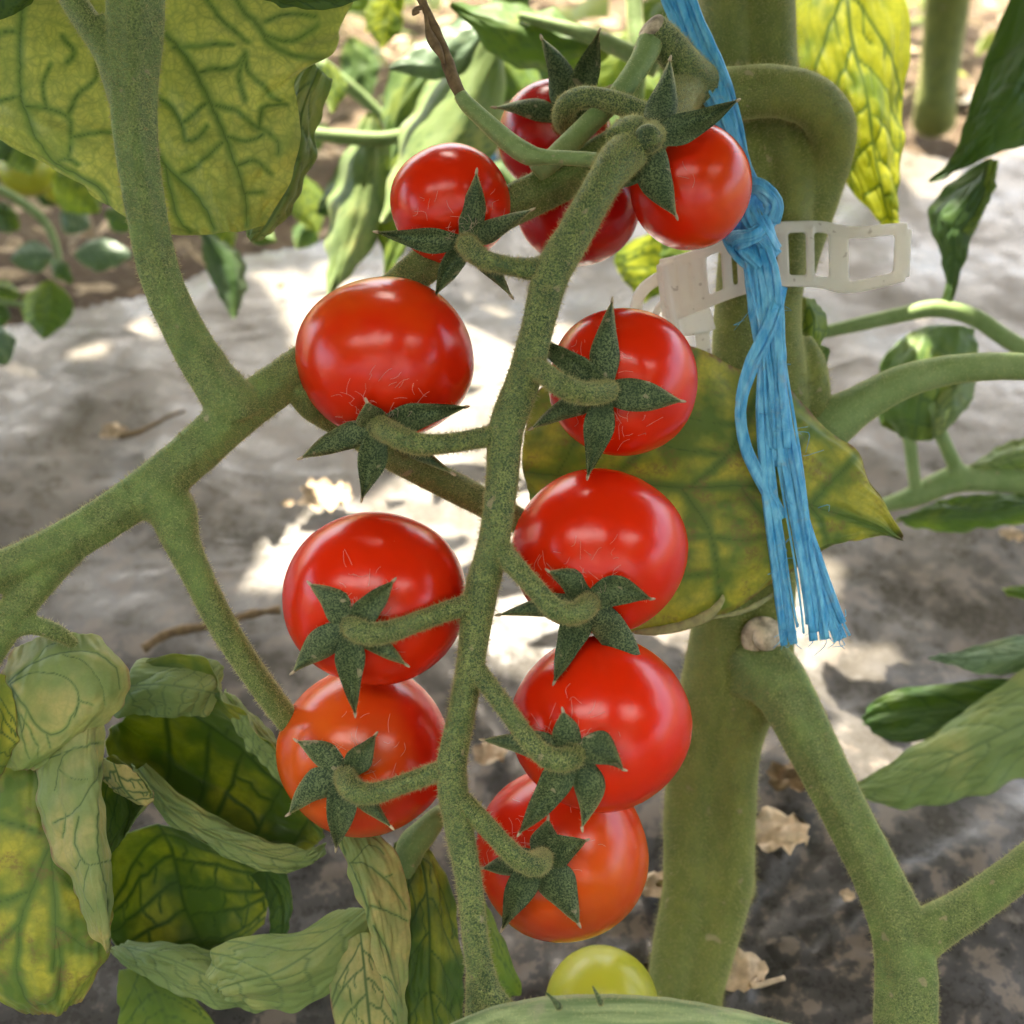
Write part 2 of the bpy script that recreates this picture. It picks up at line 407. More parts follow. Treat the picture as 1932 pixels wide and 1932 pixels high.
def leaf(name, st, mats, parent, seed=0, nu=60, nv=90, nvein=5, bulge=.0007, ripple=.0004, thick=.00022, vw=2.2, tert=True, hair=0, vpx=None, halo=9., **kw):
    """st: stations (base..tip), each a row of >=3 (x,y,d) columns from one edge to the other; middle column = midrib.
       mats = (side facing camera, other side)"""
    g = np.random.default_rng(1000 + seed)
    st = np.asarray(st, float)
    A = cru(st, nv)
    A = np.swapaxes(cru(np.swapaxes(A, 0, 1), nu), 0, 1)     # nv x nu x 3
    X = PV(A)
    u = np.linspace(-1, 1, nu)[None, :].repeat(nv, 0); v = np.linspace(0, 1, nv)[:, None].repeat(nu, 1)
    Lp = np.linalg.norm(np.diff(A[:, nu // 2, :2], axis=0), axis=1).sum()
    Wp = max(np.linalg.norm(np.diff(A[:, :, :2], axis=1), axis=2).sum(1).max() / 2, 8)
    Lp = max(Lp, 20)
    sg = veins(Wp, Lp, nvein, g, tert)
    q = np.stack([u * Wp, v * Lp], -1).reshape(-1, 2)
    if vpx:
        q = A[..., :2].reshape(-1, 2); sg = []
        for w_, pl in vpx:
            m_ = max(4, int(np.hypot(*np.diff(np.array(pl, float), axis=0).T).sum() / 9))
            pp = cr(np.array(pl, float), m_)
            pp[1:-1] += g.normal(size=(m_ - 2, 2)) * .7
            for i_, (a_, b_) in enumerate(zip(pp[:-1], pp[1:])): sg.append((*a_, *b_, w_ * (1 - .5 * (i_ / (m_ - 1)) ** 1.5)))
        sg = np.array(sg)
    best = np.full(len(q), 1e9); bw = np.full(len(q), 1e9)
    for x0, y0, x1, y1, w in sg:
        d = np.array([x1 - x0, y1 - y0]); l2 = d @ d + 1e-9
        t = np.clip(((q - (x0, y0)) @ d) / l2, 0, 1)
        dist = np.hypot(q[:, 0] - x0 - t * d[0], q[:, 1] - y0 - t * d[1])
        best = np.minimum(best, dist / (w * vw)); bw = np.minimum(bw, dist / (.4 + .6 * w))
    vein = np.exp(-best ** 2).reshape(nv, nu)
    sc = .075 * Wp * 2 / max(nvein, 3) * 1.6
    if vpx: sc = halo
    veinw = np.exp(-(bw / sc) ** 1.5).reshape(nv, nu)
    veinb = np.exp(-(bw / (sc * (4. if vpx else 3.))) ** 1.2).reshape(nv, nu)
    du = np.gradient(X, axis=1); dv = np.gradient(X, axis=0)
    N = np.cross(du, dv); N /= np.linalg.norm(N, axis=2)[..., None] + 1e-12
    toc = CAM - X
    if ((N * toc).sum(2)).mean() < 0: N = -N; flip = True
    else: flip = False
    nz = np.array([[mnoise.noise(Vector((u[i, j] * 2.3 + seed, v[i, j] * 4 + seed * 2, seed))) for j in range(nu)] for i in range(nv)])
    nzf = np.array([[mnoise.noise(Vector((u[i, j] * 9 + seed, v[i, j] * 14 + seed * 2, seed))) for j in range(nu)] for i in range(nv)])
    rp = np.array([[mnoise.noise(Vector((np.sign(u[i, j]) * 5 + seed, v[i, j] * 9, seed + 3))) for j in range(nu)] for i in range(nv)])
    s = np.clip(Lp * st[:, :, 2].mean() * PX / .035, .4, 1.6)
    X = X + N * (bulge * .6 * s * (1 - veinb) * (1 - .6 * u ** 2) + .0010 * s * nz + .0003 * s * nzf + ripple * 3 * s * rp * u ** 2)[..., None]
    # uneven margin
    X = X + du * nu / 2 * (np.sign(u) * np.abs(u) ** 3 * .045 * rp)[..., None]
    edge = np.maximum(np.abs(u), 2 * v - 1)
    n = nv * nu
    top = (X + N * thick / 2).reshape(-1, 3); bot = (X - N * thick / 2).reshape(-1, 3)
    I = np.arange(n).reshape(nv, nu)
    a, b, c, d = I[:-1, :-1].ravel(), I[:-1, 1:].ravel(), I[1:, 1:].ravel(), I[1:, :-1].ravel()
    f1 = np.stack([a, b, c, d], 1); f2 = np.stack([d, c, b, a], 1) + n
    if flip: f1, f2 = f1[:, ::-1], f2[:, ::-1]
    ring = np.concatenate([I[0, :], I[1:, -1], I[-1, -2::-1], I[-2:0:-1, 0]]); r2 = np.roll(ring, -1)
    f3 = np.stack([ring, r2, r2 + n, ring + n], 1)
    F = np.vstack([f1, f2, f3])
    mi = np.r_[np.zeros(len(f1)), np.ones(len(f2)), np.ones(len(f3))]
    at = {'vein': np.tile(vein.ravel(), 2), 'veinw': np.tile(veinw.ravel(), 2), 'edge': np.tile(edge.ravel(), 2)}
    V = np.vstack([top, bot])
    mats = list(mats)
    o = obj(name, V, F, mats, parent, attrs=at, mi=mi, **kw)
    return o

def sleaf(base, tip, w, d0, d1=None, bend=0, fold=.004, name='leaf', mats=None, parent=None, seed=0, roll=0, nu=24, nv=36, nvein=5, droop=0, **kw):
    """simple blade from base px to tip px, full width w px"""
    d1 = d0 if d1 is None else d1
    b, t = np.array(base, float), np.array(tip, float)
    ax = t - b; L = np.linalg.norm(ax); ax /= L; pe = np.array([-ax[1], ax[0]])
    st = []
    for s in np.linspace(0, 1, 7):
        prof = [.10, .62, .95, 1., .82, .48, .03][int(round(s * 6))]
        c = b + (t - b) * s + pe * bend * math.sin(math.pi * s)
        d = d0 + (d1 - d0) * s - droop * math.sin(math.pi * s)
        h = w / 2 * prof
        st.append([[*(c - pe * h * (1 - roll)), d + fold * prof], [*(c - pe * h * .5), d + fold * .25 * prof], [*c, d],
                   [*(c + pe * h * .5), d + fold * .25 * prof], [*(c + pe * h), d + fold * prof * (1 - 2 * roll)]])
    kw.setdefault('bulge', .0003)
    return leaf(name, st, mats, parent, seed, nu=nu, nv=nv, nvein=nvein, vw=2.0, **kw)

# ------------------------------------------------------------------ tomatoes
class Fruit:
    def __init__(s, cx, cy, rx, ry, d, cal, rz=None):
        s.cx, s.cy, s.d = cx, cy, d
        s.rx, s.ry = rx * PX * d, ry * PX * d
        s.rz = rz or (s.rx + s.ry) / 2 * .97
        s.c = P(cx, cy, d)
        s.rpx, s.rpy = rx, ry
        a, b = (cal[0] - cx) / rx, -(cal[1] - cy) / ry
        r2 = min(a * a + b * b, .92)
        s.n = np.array([a, b, math.sqrt(1 - r2)]); s.n /= np.linalg.norm(s.n)
    def surf(s, x, y, lift=0.):
        """depth of the fruit's near surface under photo pixel (x,y); beyond the rim, its middle plane"""
        r2 = ((x - s.cx) / s.rpx) ** 2 + ((y - s.cy) / s.rpy) ** 2
        if r2 < 1: return s.d - s.rz * math.sqrt(1 - r2 * .96) - lift
        return s.d - s.rz * .2 - lift

def tomato(cx, cy, rx, ry, d, cal, tips, mat, label, orange=(0, 0, 0), oamt=0., sw=1., whisk=90, lab=None, disc=16, parentgroup='cherry tomatoes on the front truss', seed=0, sepal_lift=.0016, caldepth=None):
    f = Fruit(cx, cy, rx, ry, d, cal)
    t = empty('tomato', f.c - f.ry * UP, label, 'tomato', parentgroup)
    nth, nph = 64, 96
    th = np.linspace(0, math.pi, nth); ph = np.linspace(0, 2 * math.pi, nph, endpoint=False)
    z = f.n; x = np.cross([0, 1, .2], z); x /= np.linalg.norm(x); y = np.cross(z, x)
    D = (np.sin(th)[:, None, None] * (np.cos(ph)[None, :, None] * x + np.sin(ph)[None, :, None] * y) + np.cos(th)[:, None, None] * z)
    r = 1 - .085 * np.exp(-(th / .30) ** 2)[:, None] + .010 * np.cos(4 * ph + seed)[None, :] * np.sin(th)[:, None] ** 2
    r = r + .012 * np.array([[mnoise.noise(Vector(D[i, j] * 1.6) + Vector((seed * 3.7, 0, 0))) for j in range(nph)] for i in range(nth)])
    D2 = D * r[..., None]
    X = f.c + D2[..., 0:1] * f.rx * RT + D2[..., 1:2] * f.ry * UP - D2[..., 2:3] * f.rz * FWD
    V = X[1:-1].reshape(-1, 3); V = np.vstack([V, X[0, 0], X[-1, 0]])
    I = np.arange((nth - 2) * nph).reshape(nth - 2, nph); J = np.roll(I, -1, 1)
    F = np.stack([I[:-1].ravel(), I[1:].ravel(), J[1:].ravel(), J[:-1].ravel()], 1).tolist()
    a = len(V) - 2
    F += [[a, int(I[0, j]), int(J[0, j])] for j in range(nph)] + [[a + 1, int(J[-1, j]), int(I[-1, j])] for j in range(nph)]
    od = np.array(orange, float); od /= np.linalg.norm(od) + 1e-9
    ripe = oamt * np.clip(.5 + .9 * (D @ od), 0, 1.3) if oamt else np.zeros((nth, nph)) + .1
    rp = np.r_[ripe[1:-1].ravel(), ripe[0, 0], ripe[-1, 0]]
    fr = obj('fruit', V, F, [MT[mat]], t, attrs={'ripe': rp})
    if not tips: return t, f
    # calyx: central disc with five pointed sepals
    dc = caldepth or f.surf(*cal, .0012)
    cal_t = tube([(cal[0], cal[1], dc + .0016, disc * .75), (cal[0], cal[1], dc + .0002, disc * 1.25), (cal[0], cal[1], dc - .0010, disc * .95), (cal[0], cal[1], dc - .0016, disc * .3)], n=10, m=16)
    ca = hairy('calyx', *cal_t, [MT['sepal'], MT['hair']], t, 260, L=(.0003, .0009), seed=seed + 5)
    for k, tp in enumerate(tips):
        tx, ty = tp[0], tp[1]
        lift = tp[2] if len(tp) > 2 else sepal_lift
        wid = (tp[3] if len(tp) > 3 else 1.) * sw
        bow = (tp[4] if len(tp) > 4 else 0.) + .035 * math.sin(k * 2.3 + seed * 1.7)
        L = math.hypot(tx - cal[0], ty - cal[1]); ax = np.array([tx - cal[0], ty - cal[1]]) / L; pe = np.array([-ax[1], ax[0]])
        ns, nc = 26, 9
        rows, rows2 = [], []
        for i in range(ns):
            s = i / (ns - 1)
            c = np.array(cal) + ax * L * s + pe * bow * math.sin(math.pi * s) * L
            w = (1 + .07 * math.sin(s * 11 + k * 2 + seed)) * wid * 26 * (min(1, .50 + 1.9 * s) if s < .3 else (1.04 * (1 - ((s - .3) / .7) ** 1.55) + .03))
            w = max(w, .8)
            row = []
            for j in range(nc):
                uu = -1 + 2 * j / (nc - 1)
                p = c + pe * w * uu
                dd = f.surf(*p) if s < .9 else f.surf(*c)
                lf = .0007 + lift * math.sin(min(1, s * 1.15) * math.pi * .55) * s + .0018 * uu * uu * (1 if k % 2 else -.8) - .0005 * (1 - abs(uu)) * math.sin(math.pi * s)
                dc0 = f.surf(*c)
                dd = .3 * dd + .7 * dc0
                dd = dc + (.62 if L < 130 else .55) * (dd - dc)
                lf += .0016 * max(0, s - .6) ** 2 * 6.25 * math.sin(k * 3.1 + seed) + .0004 * math.sin(s * 9 + k + seed) * s
                dd = (dc + .0004) * (1 - s) ** 3 + (dd - lf) * (1 - (1 - s) ** 3)
                row.append((p[0], p[1], dd))
            rows.append(row)
        A = np.array(rows); X = PV(A)
        # smooth depth along the sepal
        for _ in range(6): X[1:-1] = .25 * X[:-2] + .5 * X[1:-1] + .25 * X[2:]
        th_ = .00030
        uu = np.linspace(-1, 1, nc)[None, :, None]
        topv = X - FWD * th_ * (1 - uu ** 2 * .8) * .6; botv = X + FWD * th_ * (1 - uu ** 2 * .8) * .4
        n = ns * nc; I = np.arange(n).reshape(ns, nc)
        a_, b_, c_, d_ = I[:-1, :-1].ravel(), I[:-1, 1:].ravel(), I[1:, 1:].ravel(), I[1:, :-1].ravel()
        f1 = np.stack([a_, d_, c_, b_], 1); f2 = np.stack([a_, b_, c_, d_], 1) + n
        ring = np.concatenate([I[0, :], I[1:, -1], I[-1, -2::-1], I[-2:0:-1, 0]]); r2 = np.roll(ring, -1)
        f3 = np.stack([ring, r2, r2 + n, ring + n], 1)
        FF = np.vstack([f1, f2, f3]).tolist()
        VV = np.vstack([topv.reshape(-1, 3), botv.reshape(-1, 3)])
        HV, q, tt = hairs(VV, FF, 420, L=(.0002, .0008), r=.000018, seed=seed * 7 + k)
        # tiny dry tip
        tv, tf = tube([(*(np.array([tx, ty]) - ax * 3), A[-1, nc // 2, 2], 3.2), (*(np.array([tx, ty]) + ax * 5), A[-1, nc // 2, 2], 2.6), (*(np.array([tx, ty]) + ax * 9), A[-1, nc // 2, 2], .8)], n=6, m=6)
        nb = len(VV); nh = len(HV)
        Fall = FF + (q + nb).tolist() + (tt + nb).tolist() + [[i + nb + nh for i in qq] for qq in tf]
        mi = np.r_[np.zeros(len(FF)), np.ones(len(q) + len(tt)), np.full(len(tf), 2)]
        obj('sepal', np.vstack([VV, HV, tv]), Fall, [MT['sepal'], MT['hair'], MT['tip']], ca, mi=mi)
    # long silky hairs lying on the skin round the calyx
    g = np.random.default_rng(seed + 50); parts = []
    for k in range(int(whisk * .9)):
        a = g.random() * 6.283; rr = (20 + 95 * g.random() ** 1.5)
        x0, y0 = cal[0] + math.cos(a) * rr, cal[1] + math.sin(a) * rr
        if ((x0 - cx) / rx) ** 2 + ((y0 - cy) / ry) ** 2 > .9: continue
        a2 = a + g.normal() * .9; l = 10 + 26 * g.random()
        x1, y1 = x0 + math.cos(a2) * l, y0 + math.sin(a2) * l
        xm, ym = (x0 + x1) / 2 + g.normal() * 4, (y0 + y1) / 2 + g.normal() * 4
        if ((x1 - cx) / rx) ** 2 + ((y1 - cy) / ry) ** 2 > .95: continue
        parts.append(tube([(x0, y0, f.surf(x0, y0, -.0001), .14), (xm, ym, f.surf(xm, ym, .0005), .12), (x1, y1, f.surf(x1, y1, .0003), .12)], n=6, m=3, wob=0))
    if parts:
        obj('hair', *merge(parts), [MT['hairw']], ca)
    return t, f

# ================================================================== THE PLANTS
# ------------------------------------------------------------------ front plant
base = G(1288, 1885)
plant = empty('tomato_plant', base, 'front tomato plant with thick hairy stem carrying the red truss', 'tomato plant')

ST = []
def stemtube(off, rr, dd, **k):
    pts = [(1405, -80, .243, 92), (1412, 60, .243, 90), (1420, 200, .243, 90), (1446, 330, .243, 90), (1444, 430, .243, 84), (1430, 600, .243, 82), (1432, 760, .244, 92), (1418, 960, .247, 90),
           (1405, 1150, .250, 94), (1392, 1260, .252, 100), (1352, 1400, .255, 86), (1340, 1540, .257, 86), (1336, 1670, .259, 84), (1312, 1780, .261, 78), (1292, 1880, .263, 72), (1284, 1990, .268, 72)]
    return tube([(x + off * r, y, d + dd, r * rr) for x, y, d, r in pts], m=20, wob=.02, **k)
ST.append(stemtube(0, .86, 0)); ST.append(stemtube(-.48, .54, -.0054, seed=2)); ST.append(stemtube(.47, .53, -.0048, seed=3))
# swollen node where the loop leaves the stem, and lower bump
ST.append(tube([(1510, 520, .243, 26), (1520, 430, .243, 44), (1545, 350, .240, 46), (1566, 290, .236, 44), (1568, 235, .231, 46), (1530, 190, .2275, 48), (1460, 172, .226, 48), (1380, 178, .2255, 50), (1320, 185, .2235, 48)], m=18))
ST.append(tube([(1510, 640, .241, 22), (1530, 690, .241, 30), (1535, 760, .241, 34), (1540, 830, .242, 44), (1520, 920, .245, 30)], m=14))
ST.append(tube([(1390, 1640, .258, 34), (1406, 1672, .256, 22), (1412, 1690, .258, 12)], m=12))
sv, sf = union(ST, .0006, 8)
stem = hairy('stem', sv, sf, [MT['stem'], MT['hair']], plant, 46000, L=(.0004, .0019), r=.000025, lean=.45)
# cut side-shoot scar
g_ = np.random.default_rng(3)
scar = tube([(1436, 1200, .2415, 30), (1440, 1204, .2385, 35), (1442, 1206, .2374, 27), (1440, 1207, .2380, 14), (1440, 1207, .2382, 4)], n=14, m=20, wob=.45)
obj('pruning_scar', *scar, [MT['cork']], plant)

# lower right leaf stalk
LR = [tube([(1400, 1250, .249, 80), (1440, 1262, .243, 66), (1480, 1305, .239, 54), (1530, 1400, .236, 48), (1600, 1540, .232, 44), (1660, 1660, .228, 46), (1700, 1760, .225, 52), (1712, 1850, .222, 56), (1706, 2000, .218, 56)], m=24, flute=.08),
      tube([(1708, 1800, .224, 44), (1760, 1752, .2235, 42), (1820, 1716, .223, 38), (1900, 1660, .2225, 35), (1990, 1590, .222, 34), (2150, 1470, .222, 30), (2330, 1370, .224, 24)], m=16),
      tube([(1710, 1770, .2235, 30), (1740, 1830, .222, 26), (1738, 1900, .2205, 24), (1735, 2000, .219, 24)], m=12)]
v, f = union(LR, .00045, 7)
hairy('leaf_stalk', v, f, [MT['stalk'], MT['hair']], plant, 22000, L=(.0003, .0011), r=.000026)

# right leaf stalk going out of frame
RS = [tube([(1520, 830, .243, 60), (1565, 800, .2415, 50), (1620, 765, .240, 38), (1700, 722, .239, 33), (1780, 700, .2385, 29), (1860, 692, .238, 27), (1930, 692, .2375, 26), (2020, 700, .237, 26), (2200, 730, .237, 24), (2400, 790, .238, 20)], m=16),
      tube([(1560, 800, .2415, 40), (1555, 860, .242, 30), (1540, 910, .244, 16)], m=12)]
v, f = union(RS, .00045, 7)
hairy('leaf_stalk', v, f, [MT['smooth'], MT['hair']], plant, 5000, L=(.0003, .0010))

# left leaf stalk (runs behind the fruit to the forked petiole on the left)
LS = [tube([(1250, 235, .216, 34), (1170, 275, .2125, 37), (1060, 340, .210, 38), (950, 396, .2085, 37), (860, 455, .2075, 36), (770, 525, .2065, 34), (680, 605, .205, 33), (600, 668, .202, 36), (520, 728, .197, 40), (430, 795, .193, 43), (335, 880, .191, 43), (220, 963, .190, 40), (110, 1030, .189, 40), (0, 1078, .188, 38), (-100, 1108, .187, 36), (-260, 1140, .187, 32), (-420, 1150, .188, 26)], m=24, flute=.07),
      tube([(255, -60, .186, 54), (256, 60, .1865, 50), (252, 160, .187, 44), (256, 260, .1875, 40), (274, 390, .188, 37), (302, 520, .189, 37), (345, 620, .190, 38), (395, 705, .191, 42), (440, 765, .1915, 46), (452, 790, .192, 40)], m=24, flute=.08),
      tube([(95, -70, .187, 22), (150, 20, .1865, 26), (205, 100, .1865, 30), (235, 190, .187, 30)], m=14),
      tube([(230, 30, .1868, 60), (248, 120, .187, 50)], m=14, flat=.5),
      tube([(415, 760, .191, 32), (412, 800, .1905, 24)], m=14),
      tube([(290, 930, .1905, 52), (325, 965, .1905, 46), (342, 1020, .1905, 35), (372, 1085, .191, 29), (420, 1180, .193, 27), (478, 1270, .198, 25), (540, 1355, .205, 24), (600, 1430, .212, 20)], m=16),
      tube([(570, 720, .199, 44), (590, 765, .202, 30), (640, 800, .206, 25), (740, 862, .2095, 26), (830, 906, .2115, 29), (920, 952, .213, 28), (1010, 1000, .214, 24)], m=16),
      tube([(130, 1030, .1895, 36), (60, 1110, .190, 34), (10, 1180, .1905, 32), (-40, 1260, .191, 30)], m=14),
      tube([(10, 1195, .1905, 14), (60, 1180, .1905, 18), (110, 1195, .192, 16), (140, 1215, .196, 10)], m=12)]
v, f = union(LS, .00042, 7)
lstalk = hairy('leaf_stalk', v, f, [MT['stalk'], MT['hair']], plant, 44000, L=(.0003, .0010), r=.000026)

# bottom leaf stalk crossing the lower edge
v, f = tube([(400, 2330, .182, 50), (560, 2190, .178, 60), (740, 2080, .176, 66), (880, 1998, .175, 68), (1010, 1962, .174, 71), (1190, 1958, .173, 73), (1390, 1985, .173, 72), (1600, 2050, .174, 70), (1850, 2160, .178, 62), (2100, 2300, .186, 50)], m=40, n=120, flute=.035, nfl=9)
bst = hairy('leaf_stalk', v, f, [MT['ribbed'], MT['hair']], plant, 9000, L=(.0003, .0008))
bst['label'] = 'smooth pale green leaf stalk arching along the bottom edge'
for q_ in ([(1056, 1902, .1690, 7), (1046, 1888, .1685, 5), (1036, 1878, .1682, 3), (1028, 1872, .168, 1)], [(1134, 1894, .1690, 6), (1128, 1880, .1685, 5), (1122, 1868, .1682, 3), (1118, 1860, .168, 1)]):
    obj('withered_spur', *tube(q_, m=8, wob=.3), [MT['sepal']], bst)
# truss stalk with its peduncle and cut stub
TR = [tube([(1340, 186, .2235, 43), (1296, 170, .2195, 41), (1278, 190, .213, 39), (1262, 230, .205, 37), (1222, 262, .197, 37), (1170, 300, .1915, 39), (1135, 350, .188, 33), (1085, 440, .186, 34), (1040, 520, .1855, 35), (1016, 610, .186, 31), (990, 710, .186, 33), (955, 810, .186, 34), (948, 900, .1862, 31), (932, 1020, .1865, 30), (905, 1130, .187, 32), (888, 1250, .1875, 27), (868, 1360, .188, 26), (852, 1450, .1885, 29), (862, 1540, .1885, 28), (884, 1660, .1885, 25), (898, 1780, .1885, 25), (912, 1850, .188, 27), (935, 1890, .187, 24), (990, 1940, .185, 20)], m=20),
      tube([(1330, 165, .2225, 40), (1300, 135, .217, 36), (1266, 92, .213, 33), (1230, 52, .210, 29)], m=18),
      tube([(905, 1840, .1885, 26), (905, 1900, .189, 28), (900, 1990, .190, 28)], m=14),
      tube([(1225, 255, .199, 30), (1188, 252, .195, 34), (1170, 270, .193, 32)], m=14),
      tube([(1240, 240, .202, 30), (1232, 256, .196, 30), (1226, 262, .191, 26), (1224, 262, .189, 14)], m=14)]
v, f = union(TR, .00034, 5)
truss = hairy('truss_stalk', v, f, [MT['truss'], MT['hair']], plant, 34000, L=(.0003, .0011), r=.000028, lean=.5)
obj('cut_end', *tube([(1233, 56, .2102, 26), (1226, 47, .2095, 25), (1222, 43, .2093, 6)], n=8, m=18, wob=.1), [MT['cork']], truss)

def pedicel(pts, n=2300):
    pts = [(x, y, d, r * .92 if i == 0 else min(r, 23) * .95) for i, (x, y, d, r) in enumerate(pts)]
    x, y, d, r = pts[-1]; pts.append((x, y, d + .0045, r * .8))
    v, f = union([tube(pts, m=16)], .0003, 3)
    return hairy('pedicel', v, f, [MT['truss'], MT['hair']], truss, int(n * 1.3), L=(.0003, .0010), r=.000028, lean=.5)

# thin green side shoot with a withered tip
SH = [tube([(1228, 78, .2105, 26), (1205, 125, .2095, 23), (1165, 180, .208, 21), (1105, 240, .2065, 21), (1060, 285, .2055, 22), (1010, 330, .2065, 20)], m=14)]
v, f = union(SH, .0004, 4)
hairy('side_shoot', v, f, [MT['smooth'], MT['hair']], plant, 900, L=(.0002, .0006))
v, f = tube([(1165, 305, .192, 14), (1100, 300, .195, 14), (1030, 296, .197, 14), (998, 292, .198, 20), (960, 268, .199, 19), (915, 228, .200, 17), (880, 195, .2, 15), (868, 178, .2, 13)], m=12)
shoot = hairy('side_shoot', v, f, [MT['smooth'], MT['hair']], plant, 700, L=(.0002, .0006))
shoot['label'] = 'thin shoot with a withered brown tip'
wd = [tube([(880, 196, .2, 13), (862, 165, .2, 12), (848, 130, .2, 12), (838, 95, .2, 9), (822, 55, .2, 8), (800, 10, .2, 8), (785, -30, .2, 7)], m=8, wob=.3, seed=4),
      tube([(803, 15, .2, 5), (806, 50, .199, 4), (815, 75, .199, 9), (830, 100, .1985, 7), (838, 122, .1985, 3)], m=8, wob=.4, seed=5),
      tube([(800, 12, .2, 5), (784, 18, .199, 5), (780, 26, .199, 4), (790, 22, .198, 3)], m=6)]
obj('withered_tip', *merge(wd), [MT['dead']], shoot)

# ---- leaves on the front plant
V_LA = [(1., [(50, -60), (48, 17), (40, 100), (38, 174), (54, 218), (77, 268), (107, 308), (188, 352), (214, 395), (225, 425)]), (.6, [(50, 201), (87, 204), (127, 221), (137, 261), (131, 298)]), (.6, [(127, 221), (147, 174), (178, 151), (188, 114)]),
        (.5, [(137, 261), (174, 251), (212, 248)]), (.6, [(-60, 205), (0, 191), (37, 181)]), (.5, [(-20, 70), (20, 62), (42, 66)]), (.5, [(127, 117), (141, 100), (120, 72)]), (.4, [(88, 204), (80, 160), (95, 120)]), (.4, [(107, 308), (130, 300), (150, 310)]),
        (1., [(280, -40), (295, 44), (335, 87), (375, 144), (402, 201), (429, 268), (449, 322), (462, 368), (466, 425)]), (.6, [(285, 175), (322, 201), (345, 235), (355, 268)]), (.9, [(280, 265), (318, 318), (362, 358), (389, 395), (405, 432)]),
        (.8, [(312, 315), (322, 365), (338, 415), (358, 436)]), (.6, [(342, 328), (385, 308), (422, 270)]), (.7, [(375, 138), (402, 131), (446, 127), (466, 100)]), (.6, [(402, 201), (452, 211), (489, 241), (523, 268), (523, 292)]), (.5, [(429, 258), (469, 265), (496, 255)]),
        (.6, [(449, 312), (479, 302), (513, 328)]), (.5, [(459, 365), (496, 362)]), (.5, [(462, 188), (452, 150), (466, 105)]), (.9, [(440, -20), (452, 10), (486, 50), (499, 70), (536, 97), (576, 111), (630, 101)]), (.6, [(499, 67), (549, 77), (600, 48)]), (.5, [(499, 44), (536, 30), (590, 34)]),
        (.6, [(385, -10), (419, 37), (469, 80)]), (.5, [(325, 87), (402, 84), (440, 84)]), (.5, [(466, 100), (470, 140), (500, 165), (530, 190)]), (.4, [(489, 241), (500, 200), (540, 200)]), (.4, [(355, 268), (380, 262), (395, 240)]), (.4, [(345, 235), (375, 215), (398, 195)])]
V_LD = [(1., [(985, 890), (1130, 905), (1285, 920), (1419, 918), (1540, 957), (1640, 990), (1704, 1018)]), (.7, [(1150, 905), (1230, 830), (1290, 730), (1310, 670)]), (.7, [(1300, 920), (1370, 860), (1420, 770), (1440, 715)]), (.7, [(1420, 918), (1480, 870), (1530, 810)]),
        (.6, [(1530, 952), (1570, 910), (1605, 870)]), (.7, [(1130, 905), (1200, 1000), (1220, 1130)]), (.7, [(1285, 920), (1340, 1010), (1360, 1140)]), (.6, [(1400, 920), (1450, 1000), (1465, 1080)]), (.5, [(1520, 950), (1550, 985), (1560, 1030)]), (.6, [(1050, 897), (1090, 820), (1110, 730)]),
        (.6, [(1050, 897), (1080, 980), (1075, 1060)]), (.4, [(1225, 835), (1300, 850), (1372, 858)]), (.4, [(1200, 1000), (1270, 1015), (1340, 1010)]), (.4, [(1260, 780), (1330, 795), (1402, 800)]), (.4, [(1210, 1065), (1290, 1085), (1352, 1080)]), (.4, [(1380, 850), (1440, 850), (1490, 860)]), (.4, [(1345, 1015), (1400, 1020), (1452, 1010)])]
V_LB1 = [(1., [(15, 1287), (60, 1255), (110, 1235), (170, 1230), (215, 1260), (226, 1300)]), (.8, [(18, 1290), (70, 1268), (130, 1282), (150, 1320), (142, 1350)]), (.8, [(18, 1292), (50, 1340), (88, 1383), (122, 1375), (150, 1325)]), (.6, [(20, 1295), (38, 1370), (58, 1430)]), (.5, [(120, 1236), (160, 1250), (190, 1290), (200, 1330)]), (.4, [(50, 1340), (40, 1390)]), (.4, [(88, 1383), (95, 1410)]), (.4, [(150, 1320), (175, 1330)]), (.4, [(60, 1255), (90, 1220), (130, 1210)]), (.4, [(38, 1350), (70, 1400), (72, 1430)])]
V_LB2 = [(.9, [(190, 1440), (180, 1530), (186, 1620), (200, 1700), (207, 1790)]), (.8, [(183, 1402), (134, 1418), (114, 1452), (104, 1492)]), (.8, [(182, 1462), (147, 1526), (104, 1552)]), (.8, [(153, 1540), (144, 1586), (157, 1619), (168, 1633), (200, 1624)]), (.5, [(134, 1418), (100, 1430), (82, 1440)]), (.5, [(157, 1619), (140, 1640)]), (.5, [(168, 1633), (160, 1680), (178, 1720)]), (.4, [(125, 1535), (118, 1580)]), (.4, [(114, 1452), (140, 1470), (165, 1470)])]
V_LB3 = [(1., [(20, 1415), (60, 1440), (90, 1560), (100, 1650), (105, 1750), (100, 1830)]), (.7, [(-60, 1530), (0, 1545), (88, 1575)]), (.8, [(92, 1600), (60, 1680), (40, 1740), (30, 1830)]), (.7, [(103, 1745), (170, 1790), (198, 1770)]), (.8, [(30, 1830), (55, 1888), (100, 1882), (115, 1830), (106, 1760)]), (.6, [(97, 1630), (150, 1680), (195, 1690)]), (.6, [(60, 1680), (0, 1700), (-60, 1690)]), (.6, [(40, 1740), (-10, 1790), (-30, 1820)]), (.5, [(75, 1500), (120, 1530), (150, 1570)])]
